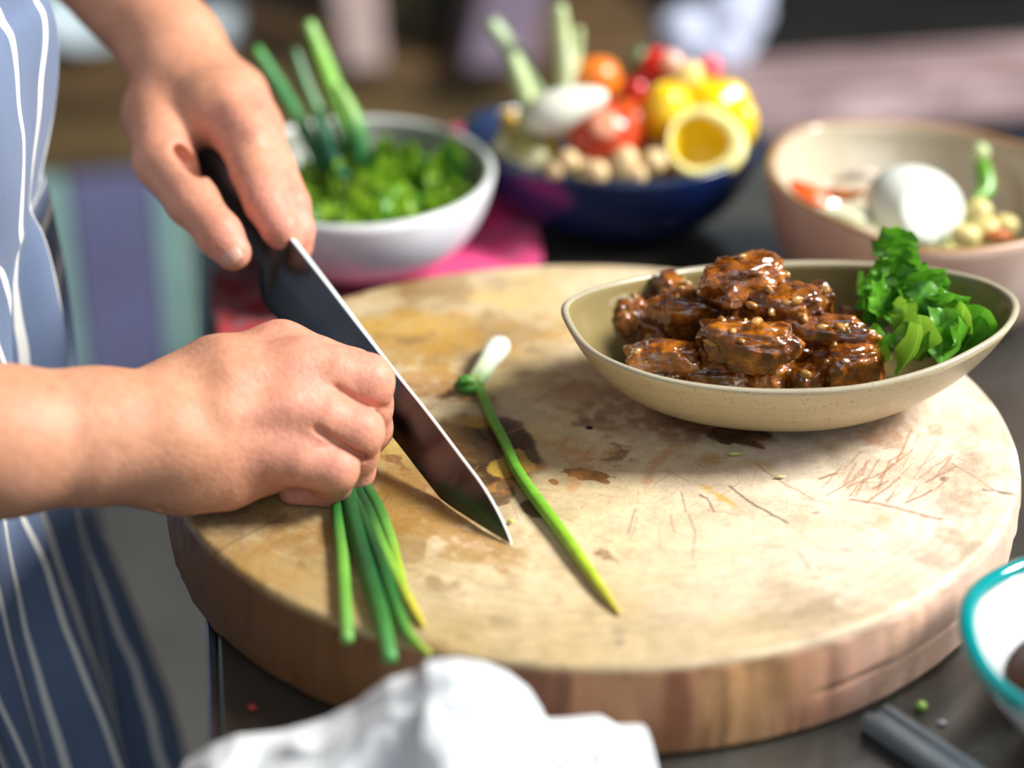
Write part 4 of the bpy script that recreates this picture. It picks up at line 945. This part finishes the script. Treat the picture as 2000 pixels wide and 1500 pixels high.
def hollow_pepper():
    o = empty('yellow_pepper', aty(1378, 285, 1.165), 'hollow yellow pepper half showing its pale cut rim', 'pepper')
    n = 56; a = np.linspace(0, 2 * math.pi, n, endpoint=False); lob = 1 + .07 * np.abs(np.cos(a * 1.5 + .5))
    E = euler(.72, -.12, .12); c = aty(1378, 278, 1.172)
    def shell(pr): return [np.c_[r * lob * np.cos(a) - .0035 * (r < .0212) * (z > -.02), r * lob * np.sin(a) + .0015 * (r < .0212) * (z > -.02), np.full(n, z)] @ E.T + c for r, z in pr]
    outer = [(.002, -.036), (.010, -.0355), (.018, -.031), (.0225, -.022), (.0240, -.010), (.0240, -.002)]
    lip = [(.0240, -.002), (.0234, .0008), (.0213, .0016), (.0180, .0008), (.0172, -.001)]; inner = [(.0172, -.001), (.0165, -.010), (.0150, -.021), (.010, -.029), (.002, -.031)]
    for nm, pr, mt in (('skin', outer, yel), ('cut_rim', lip, plain('pale pepper flesh', (.80, .74, .30), .3)), ('hollow', inner, plain('inner pepper flesh', (.74, .54, .02), .35))):
        V, Fc = rings(shell(pr), True, nm == 'skin', nm == 'hollow'); part(nm, V, Fc, mt, o)
hollow_pepper()
NG = 'pale beige nuts along the front of the blue bowl'
for lab, (x, y, Y, s) in zip(['tallest pale beige nut standing at the front rim of the blue bowl', 'beige nut beside the hollow yellow pepper', 'beige nut at the left foot of the big tomato', 'low beige nut in front of the big tomato', 'small beige nut next to the yellowish chunks', 'small beige nut between the tallest nut and the hollow pepper', 'small beige nut under the left side of the big tomato'], [(1215, 322, 1.150, (.0092, .009, .0125)), (1276, 316, 1.152, (.0082, .008, .0080)), (1110, 314, 1.152, (.0072, .007, .0072)), (1165, 338, 1.146, (.0080, .007, .0080)), (1085, 332, 1.15, (.006, .006, .006)), (1245, 342, 1.147, (.006, .006, .007)), (1140, 322, 1.155, (.006, .006, .006))]):
    V, Fc = ico(3); V = V * s; V = V @ euler(0, rg.uniform(-.5, .5), 0).T; tag(part('nut', V + aty(x, y, Y), Fc, nut), lab, 'nut', NG)
YG2 = 'yellow vegetable chunks at the left end of the blue bowl'
for lab, (x, y, Y, s, c) in zip(['corn yellow chunk highest at the left rim of the blue bowl', 'cabbage yellow chunk just under the corn yellow one', 'cabbage yellow chunk in the middle of the left end of the blue bowl', 'pale chunk against the left rim of the blue bowl', 'pale chunk low at the front left rim of the blue bowl', 'pale chunk between the left rim and the lowest pale chunk', 'corn yellow chunk beside the greenish onion root', 'cabbage yellow chunk touching the greenish onion root'], [(997, 238, 1.215, .007, 0), (1000, 275, 1.20, .0085, 1), (1025, 300, 1.18, .009, 1), (985, 300, 1.19, .008, 2), (1045, 318, 1.165, .009, 2), (1012, 316, 1.175, .0075, 2), (1070, 300, 1.175, .007, 0), (1055, 275, 1.19, .008, 1)]):
    V, Fc = ico(3); V = np.sign(V) * np.abs(V) ** .75 * s * [1.2, .9, .8]; V = V @ euler(rg.uniform(0, 3), rg.uniform(0, 3), 0).T
    tag(part('vegetable_chunk', V + aty(x, y, Y), Fc, [plain('corn yellow', (.60, .36, .02), .35), plain('cabbage yellow', (.50, .42, .12), .4), plain('pale cabbage', (.60, .58, .32), .4)][c]), lab, 'vegetable', YG2)

# --- things in the pink bowl
def onion_half():
    o = empty('onion', aty(1785, 470, 1.03), 'large peeled white onion half in the pink clay bowl', 'onion')
    V, Fc = ico(5); V[:, 0] *= 1.06; cut = .62
    E = euler(0, .0, .0); ax = np.array([.38, -.80, .35]); ax /= np.linalg.norm(ax); d = V @ ax; V = V - np.maximum(d - cut, 0)[:, None] * ax * .92
    V = V * [.0268, .026, .0225] @ euler(0, .25, 0).T; c = aty(1785, 402, 1.055); part('bulb', V + c, Fc, onw, o)
    R = np.array(Vector(ax).to_track_quat('Z', 'Y').to_matrix())
    for r in (.0165, .0115, .0065):
        a = np.linspace(0, 2 * math.pi, 41); P = np.c_[r * np.cos(a), r * .9 * np.sin(a), 0 * a] @ R.T + c + ax * .0152; V, Fc = tube(P, .0007, 8); part('layer', V, Fc, plain('onion layer', (.70, .76, .66), .3, .05), o)
onion_half()
def strip(name, pts, yy, w, t, mat, label, cat, group=None):
    P = spline([aty(x, y, Y) for (x, y), Y in zip(pts, yy)], 20); V, Fc = tube(P, w * np.sin(np.linspace(.35, 2.8, 20)), 14, t); return tag(part(name, V, Fc, mat), label, cat, group)
strip('pepper_strip', [(1545, 355), (1570, 372), (1600, 390), (1612, 402)], [1.09, 1.085, 1.08, 1.075], .0085, .5, plain('orange red pepper', (.70, .10, .02), .25), 'orange red pepper strip at the left end of the pink bowl', 'pepper')
strip('pepper_strip', [(1595, 372), (1630, 378), (1660, 382), (1690, 372)], [1.10, 1.095, 1.09, 1.085], .0065, .5, plain('brownish pepper', (.42, .13, .03), .3), 'brownish red pepper strip beside the onion half', 'pepper')
strip('cabbage_strip', [(1600, 415), (1640, 415), (1680, 425), (1700, 440)], [1.05, 1.05, 1.045, 1.04], .0080, .5, plain('whitish cabbage', (.66, .68, .46), .35), 'whitish cabbage strip below the pepper strips', 'cabbage')
strip('cabbage_strip', [(1625, 352), (1655, 345), (1690, 340), (1720, 345)], [1.12, 1.12, 1.115, 1.11], .0055, .5, plain('pinkish cabbage', (.62, .52, .44), .35), 'pinkish pale cabbage strip behind the pepper strips', 'cabbage')
strip('chilli', [(1914, 300), (1922, 335), (1925, 370), (1900, 392)], [1.10, 1.09, 1.08, 1.07], .0056, .9, plain('green chilli', (.10, .26, .02), .3), 'green chilli standing right of the onion half', 'chilli')
V, Fc = ico(3); tag(part('chilli_end', V * .0058 + aty(1913, 298, 1.098), Fc, plain('pale chilli stem', (.42, .50, .22), .4)), 'pale round stem end on top of the green chilli', 'chilli')
CH = 'pale vegetable chunks right of the onion half'
for lab, (x, y, Y, s) in zip(['straw coloured chunk right below the green chilli', 'straw coloured chunk above the rusty pepper strip', 'straw coloured chunk touching the white onion half', 'straw coloured chunk farthest right in the pink bowl'], [(1905, 420, 1.06, .0100), (1920, 452, 1.045, .0095), (1885, 462, 1.035, .0085), (1962, 440, 1.06, .0075)]):
    V, Fc = ico(3); V = np.sign(V) * np.abs(V) ** .8 * s * [1, .8, .8]; V = V @ euler(x, y, 0).T; tag(part('vegetable_chunk', V + aty(x, y, Y), Fc, plain('straw yellow flesh', (.56, .47, .18), .4)), lab, 'vegetable', CH)
strip('pepper_strip', [(1925, 462), (1950, 458), (1978, 464)], [1.035, 1.04, 1.04], .0065, .6, plain('rusty pepper', (.36, .09, .015), .3), 'rusty orange pepper strip near the right rim of the pink bowl', 'pepper')
# ------------------------------------------------------------------ far furniture, out of focus
def bench():
    zt = -.31; A, B = at(-250, 182, zt), at(1330, 92, zt); d = (B - A)[:2]; L = np.linalg.norm(d); a = math.atan2(d[1], d[0]); R = rotz(a); mid = (A + B) / 2
    loc = lambda u, v, z: A + R @ np.array([u, v, 0]) + np.array([0, 0, z - zt])
    o = empty('wooden_bench', (*(mid[:2]), FLOOR), 'long brown wooden bench standing behind the cook and the bowls', 'bench')
    brown = plain('bench brown wood', (.14, .08, .03), .6, .5, 5)
    for k, v in enumerate((.06, .185, .31)):
        V, Fc = box(loc(L / 2, v, zt - .02), (L, .118, .04), R, .15); part('plank', V, Fc, brown, o, smooth=False)
    V, Fc = box(loc(L / 2, .03, zt - .082), (L, .035, .08), R, .1); part('front_rail', V, Fc, plain('rail brown wood', (.15, .095, .035), .6, .6, 4), o, smooth=False)
    for u in (.06, L * .5, L - .06):
        for v in (.09, .31):
            V, Fc = box(loc(u, v, (zt - .04 + FLOOR) / 2), (.07, .06, zt - .04 - FLOOR), R, .1); part('leg', V, Fc, M['dark_wood'], o, smooth=False)
    return A, B, zt, R, loc, L
BA, BB_, BZ, BR_, bloc, BL_ = bench()
def board_panel(x0, x1, mat, label, name='painted_board'):
    # a standing board under the bench, between two pixel columns measured at row 300
    p0, p1 = at(x0, 300, -.46), at(x1, 300, -.46)
    u0 = ((p0 - BA) @ (BR_ @ np.array([1, 0, 0]))); u1 = ((p1 - BA) @ (BR_ @ np.array([1, 0, 0])))
    V, Fc = box(bloc((u0 + u1) / 2, -.012, (FLOOR + BZ - .125) / 2), (abs(u1 - u0) * .98, .022, BZ - .125 - FLOOR), BR_, .15)
    return tag(part(name, V, Fc, mat, smooth=False), label, 'board')
teal = plain('teal paint', (.32, .55, .49), .4, .25, 12); blue = plain('violet blue paint', (.16, .165, .31), .6, .15, 5)
board_panel(-60, 62, plain('dark teal paint', (.05, .10, .11), .5, .3), 'dark teal board half hidden by the apron below the bench')
board_panel(64, 126, teal, 'narrow teal board next to the apron below the bench')
board_panel(130, 296, blue, 'wide violet blue board below the bench')
board_panel(300, 348, teal, 'narrow teal board right of the violet blue board below the bench')
board_panel(352, 392, plain('grey paint', (.16, .17, .17), .5), 'grey board beside the table edge below the bench')
# ceramics and posts on the bench
def lathed(name, prof, c, mat, label, cat, rot=None, n=40):
    V, Fc = lathe(prof, n)
    if rot is not None: V = V @ np.asarray(rot).T
    return tag(part(name, V + np.asarray(c), Fc, mat), label, cat)
cer = plain('bluish white glaze', (.62, .74, .80), .25, .06)
dish = [(.001, 0), (.03, 0), (.055, .012), (.075, .028), (.078, .030), (.074, .0295), (.052, .016), (.03, .006), (.001, .006)]
p = at(150, 128, BZ + .002); lathed('white_dish', [(r * .82, z * 1.3) for r, z in dish], p + [0, .06, .014], cer, 'bluish white dish on the bench between apron and forearm', 'dish', euler(.35, .16, 0))
p = at(418, 96, BZ + .002); lathed('white_cup', [(.001, 0), (.024, 0), (.032, .02), (.036, .055), (.0345, .055), (.029, .02), (.02, .006), (.001, .006)], p + [0, .02, 0], cer, 'bluish white cup on the bench beyond the wrist', 'cup')
p = at(52, 75, BZ + .002); lathed('glass_bottle', [(.001, 0), (.036, 0), (.038, .01), (.038, .10), (.014, .14), (.012, .18), (.001, .18)], p + [0, .06, 0], plain('teal glass', (.10, .42, .34), .15, .1), 'teal bottle on the bench at the edge of the apron', 'bottle')
def post(name, x, y, w0, w1, h, mat, label, lean=0.):
    p = at(x, y, BZ + .001); R = BR_; V, Fc = rings([np.array([[-wd, -wd, z], [wd, -wd, z], [wd, wd, z], [-wd, wd, z]]) * 1. @ R.T + p + [lean * z, .05, 0] for wd, z in [(w0, 0), (w0 * 1.04, .01), (w0 + (w1 - w0) * .5, h * .5), (w1, h)]], True, True, True)
    o = part(name, V, Fc, mat, smooth=False); md = o.modifiers.new('soft', 'BEVEL'); md.width = .008; md.segments = 3; return tag(o, label, 'post')
post('wooden_post', 703, 148, .026, .052, .5, plain('pinkish pale wood', (.58, .44, .40), .55, .15, 6), 'pale pinkish tapered post standing behind the green onion tops', -.10)
post('wooden_post', 962, 140, .046, .040, .5, plain('mauve grey wood', (.26, .20, .27), .6, .3, 6), 'mauve grey post standing behind the pale stalks of the blue bowl', .20)
post('wooden_post', 836, 100, .040, .042, .5, plain('dark olive wood', (.030, .026, .010), .7, .3, 6), 'dark olive post between the pale post and the mauve post', 0)
# plank table on the right
def plank_table():
    zt = -.16; FL, FR, BLc, BRc = at(1330, 205, zt), at(2350, 128, zt), at(1330, 120, zt), at(2350, 78, zt)
    o = empty('plank_table', (*((FL + FR + BLc + BRc) / 4)[:2], FLOOR), 'worn pinkish plank table beyond the pink clay bowl', 'table')
    d = FR - FL; L = np.linalg.norm(d); R = rotz(math.atan2(d[1], d[0])); W = abs((R.T @ (BLc - FL))[1]); nb = 4
    worn = Mat('worn pinkish planks with lit patches'); n1 = worn.noise(4, 6, .65, .8, st=(1, 6, 6)); worn.set(Base_Color=worn.ramp(n1, [(.32, (.10, .06, .06)), (.5, (.32, .22, .22)), (.68, (.60, .46, .48))]), Roughness=.5)  # worn streaks, contrast raised to paint lit and dark patches
    for k in range(nb):
        V, Fc = box(FL + R @ np.array([L / 2, W * (k + .5) / nb, -.0225]), (L, W / nb * .975, .045), R, .12); part('plank', V, Fc, worn.m, o, smooth=False)
    gl = plain('grey violet leg paint', (.17, .17, .24), .5, .2)
    q = at(1897, 215, zt - .09); u = (R.T @ (q - FL))[0]
    for uu in (.06, u, L - .06):
        for v in (.07, W - .07):
            V, Fc = box(FL + R @ np.array([uu, v, 0]) + np.array([0, 0, (FLOOR - zt - .045) / 2 - .0225]), (.052, .05, zt - .045 - FLOOR), R, .1); part('leg', V, Fc, gl if uu == u else M['dark_wood'], o, smooth=False)
    return zt
PZ = plank_table()
f = Field(at(1370, 118, PZ) + [-.085, -.07, -.01], at(1370, 118, PZ) + [.085, .08, .105], .0035)
c0 = at(1375, 122, PZ)
f.ell(c0 + [-.028, 0, .030], (.028, .026, .030), None, .01); f.ell(c0 + [.028, .01, .042], (.040, .030, .036), euler(0, -.5, 0), .012); f.ell(c0 + [.018, .0, .018], (.030, .03, .02), None, .01); f.ell(c0 + [.045, .012, .062], (.024, .022, .028), None, .01)
V, Q = f.mesh(); nrm = V - (c0 + [0, 0, .03]); nrm /= np.linalg.norm(nrm, axis=1)[:, None]; V = V + nrm * (.010 * (np.abs(fbm(V * 26, 3, 61)) * 2 - .4))[:, None]; V[:, 2] = np.maximum(V[:, 2], PZ + .0005)
tag(part('cloth', V, Q, plain('white blue cloth', (.52, .57, .72), .85, .12)), 'crumpled bluish white cloth on the plank table behind the peppers', 'cloth')
# ------------------------------------------------------------------ things in front of the board
def towel():
    sil = [(330, 1506), (372, 1493), (420, 1462), (470, 1440), (560, 1428), (640, 1408), (700, 1382), (760, 1338), (815, 1322), (830, 1303), (880, 1295), (940, 1298), (990, 1318), (1030, 1352), (1056, 1390), (1068, 1414), (1120, 1416), (1178, 1416), (1212, 1436), (1260, 1434), (1288, 1446), (1294, 1490)]
    YR = .606
    P = np.array([aty(x, y, YR) for x, y in sil]); X, Z = P[:, 0], np.maximum(P[:, 2], .0)
    nx, ny = 260, 170; xs = np.linspace(X[0] - .004, X[-1] + .004, nx); ys = np.linspace(.445, .6335, ny)
    XX, YY = np.meshgrid(xs, ys); pk = np.interp(xs, X, Z)[None, :]
    q = np.stack([XX * 20, YY * 20, 0 * XX], -1); wq = q + .9 * np.stack([fbm(q * .7, 3, 81), fbm(q * .7 + 5, 3, 82), 0 * XX], -1)
    ridge = 1 - np.abs(fbm(wq * np.array([1., 1.6, 1]), 3, 83)) * 3.0; ridge2 = 1 - np.abs(fbm(wq * 2.3 + 3, 3, 84)) * 3.0
    yr = YR + .006 * fbm(np.stack([XX * 25, 0 * XX, 0 * XX], -1), 2, 85)
    back = np.exp(-(np.maximum(YY - yr, 0) / .014) ** 2); front = np.exp(-(np.maximum(yr - YY, 0) / .085) ** 2) * .80 + .20 * sstep(.445, .47, YY)
    prof = np.where(YY > yr, back, front)
    H = pk * prof + np.where(YY > yr - .004, 0, 1) * sstep(0, .02, yr - YY) * (.0065 * np.clip(ridge, -.6, .7) + .0018 * np.clip(ridge2, -1, .6)) * np.clip(pk / .03, .25, 1)
    # the high rounded fold that stands up in the middle
    fx, fy = aty(955, 1370, .588)[0], .588; H = np.maximum(H, .060 * np.clip(1 - ((XX - fx + .25 * (YY - fy)) / .027) ** 2, 0, 1) ** .5 * np.exp(-((YY - fy) / .030) ** 2) + .0)
    e = np.minimum.reduce([XX - xs[0], xs[-1] - XX, YY - ys[0], ys[-1] - YY]); H = H * sstep(0, .012, e) + .0022
    H = np.maximum(H, .0022)
    XX = XX + .004 * fbm(q * 1.3 + 9, 3, 86) * sstep(.0, .01, e)
    V, Fc = rings([np.c_[XX[j], YY[j], H[j]] for j in range(ny)], False)
    ew = (e + .022 * fbm(q * .8 + 4, 3, 88)).ravel() + .004 * (YY.ravel() > .56); Fc = [f_ for f_ in Fc if ew[list(f_)].min() > .003]
    m = Mat('white towelling'); n = m.noise(14, 4); wv = m.noise(1500, 2)
    m.set(Base_Color=m.ramp(n, [(.3, (.60, .64, .65)), (.7, (.70, .72, .73))]), Roughness=.95, Sheen_Weight=.3); m.bump(wv, .35, .0008)
    o = part('towel', V, np.array(Fc), m.m); md = o.modifiers.new('thick', 'SOLIDIFY'); md.thickness = .002; md.offset = -1
    tag(o, 'crumpled white kitchen towel in front of the chopping board', 'towel')
towel()
# glass bowl with dark sauce
gc = np.array([.2470, .6505])
gb = empty('glass_bowl', (*gc, 0), 'clear glass bowl with a thick teal rim and dark sauce', 'bowl')
glass = Mat('bubbly clear glass'); gn = glass.noise(120, 3); glass.set(Base_Color=(.86, .90, .90), Roughness=.10, Transmission_Weight=.35, IOR=1.45); glass.bump(gn, .5, .003)
tp = glass.node('ShaderNodeBsdfTransparent'); mx = glass.node('ShaderNodeMixShader'); mx.inputs[0].default_value = .5
glass.t.links.new(glass.b.outputs[0], mx.inputs[1]); glass.t.links.new(tp.outputs[0], mx.inputs[2]); glass.t.links.new(mx.outputs[0], glass.out.inputs[0])
tealg = Mat('teal glass rim'); tealg.set(Base_Color=(.0, .29, .30), Roughness=.12, Transmission_Weight=.25, Coat_Weight=.5)
pr = [(.030, .0), (.034, .0015), (.040, .006), (.052, .020), (.064, .036), (.0705, .0465)]; inn = [(.0665, .0465), (.058, .034), (.047, .020), (.036, .011), (.001, .009)]
V, Fc = lathe([(.001, .0005)] + pr + inn, 72); V[:, :2] += gc; part('bowl_body', V, Fc, glass.m, gb)
a = np.linspace(0, 2 * math.pi, 97)[:-1]; wob = 1 + .015 * np.sin(3 * a + 1)
L = []
for t in np.linspace(0, 2 * math.pi, 16, endpoint=False): L.append(np.c_[(.0690 + .0036 * math.cos(t)) * wob * np.cos(a) + gc[0], (.0690 + .0036 * math.cos(t)) * wob * np.sin(a) + gc[1], .0478 + .0036 * math.sin(t) + .0012 * np.sin(5 * a)])
V, Fc = rings(L + [L[0]], True); part('rim', V, Fc, tealg.m, gb)
V, Fc = lathe([(.001, .0104), (.033, .0112), (.0445, .0205), (.0505, .0275), (.001, .0276)], 64); V[:, :2] += gc
tag(part('dipping_sauce', V, Fc, plain('dark brown sauce', (.075, .019, .003), .2, .4, 30, Specular_IOR_Level=.06)), 'dark brown sauce filling the glass bowl', 'sauce')
# dark flat utensil handle
u0, u1 = at(1706, 1392, .006), at(2010, 1598, .006); d = (u1 - u0) / np.linalg.norm(u1 - u0); sd = np.array([-d[1], d[0], 0]); up_ = np.array([0, 0, 1.])
ut = empty('spatula', u0, 'dark grey flat metal utensil handle lying in front of the board', 'utensil')
steel = plain('dark grey steel', (.21, .25, .28), .42, .2, 30, Metallic=.45)
L = []
for s, w_, t in [(0, .0066, .0030), (.0015, .0078, .0042), (.05, .0076, .0042), (.11, .0060, .0036), (.16, .0050, .003), (.19, .0050, .0028)]:
    c = u0 + d * s + up_ * (t - .006 + .0004); L.append(np.array([c + sd * w_ * x + up_ * t * z for x, z in [(-1, -.6), (-.8, -1), (.8, -1), (1, -.6), (1, .6), (.8, 1), (.45, .92), (.4, .55), (-.4, .55), (-.45, .92), (-.8, 1), (-1, .6)]]))
V, Fc = rings(L, True, True, True); part('handle', V, Fc, steel, ut, smooth=False)
c = u0 + d * .19; L = [np.array([c + d * s + sd * x * w_ + up_ * (z * .0008 - .0048) for x, z in [(-1, -1), (1, -1), (1, 1), (-1, 1)]]) for s, w_ in [(0, .005), (.012, .022), (.02, .032), (.1, .036), (.105, .034)]]
V, Fc = rings(L, True, True, True); part('turner_blade', V, Fc, steel, ut, smooth=False)
# crumbs
def crumb(name, x, y, z, r, c, label, cat, seed=1):
    V, Fc = ico(2); V = V * r * (1 + .3 * vnoise(V * 2 + seed, seed))[:, None]; P = V + at(x, y, z); P[:, 2] += z + .0002 - P[:, 2].min()
    tag(part(name, P, Fc, plain(name + ' %d' % seed, c, .5, .1)), label, cat)
crumb('green_crumb', 1796, 1387, 0, (.0026, .0024, .0022), (.24, .40, .06), 'small green onion crumb on the table below the board', 'crumb', 2)
crumb('red_crumb', 494, 1388, 0, (.0018, .0016, .0014), (.45, .05, .03), 'tiny red chilli crumb on the table near its left edge', 'crumb', 3)
crumb('white_crumb', 1838, 1415, 0, (.0020, .0013, .0008), (.6, .62, .65), 'small white crumb on the table beside the glass bowl', 'crumb', 4)
crumb('onion_crumb', 1434, 890, BT, (.0030, .0010, .0009), (.45, .50, .12), 'pale green onion shred on the board below the meat bowl', 'crumb', 5)
crumb('onion_crumb', 1524, 934, BT, (.0024, .0009, .0007), (.66, .64, .30), 'pale yellow shred on the board right of the scored lines', 'crumb', 6)
crumb('onion_crumb', 998, 1022, BT, (.0016, .0010, .0008), (.60, .50, .10), 'yellow speck on the board beside the knife tip', 'crumb', 7)
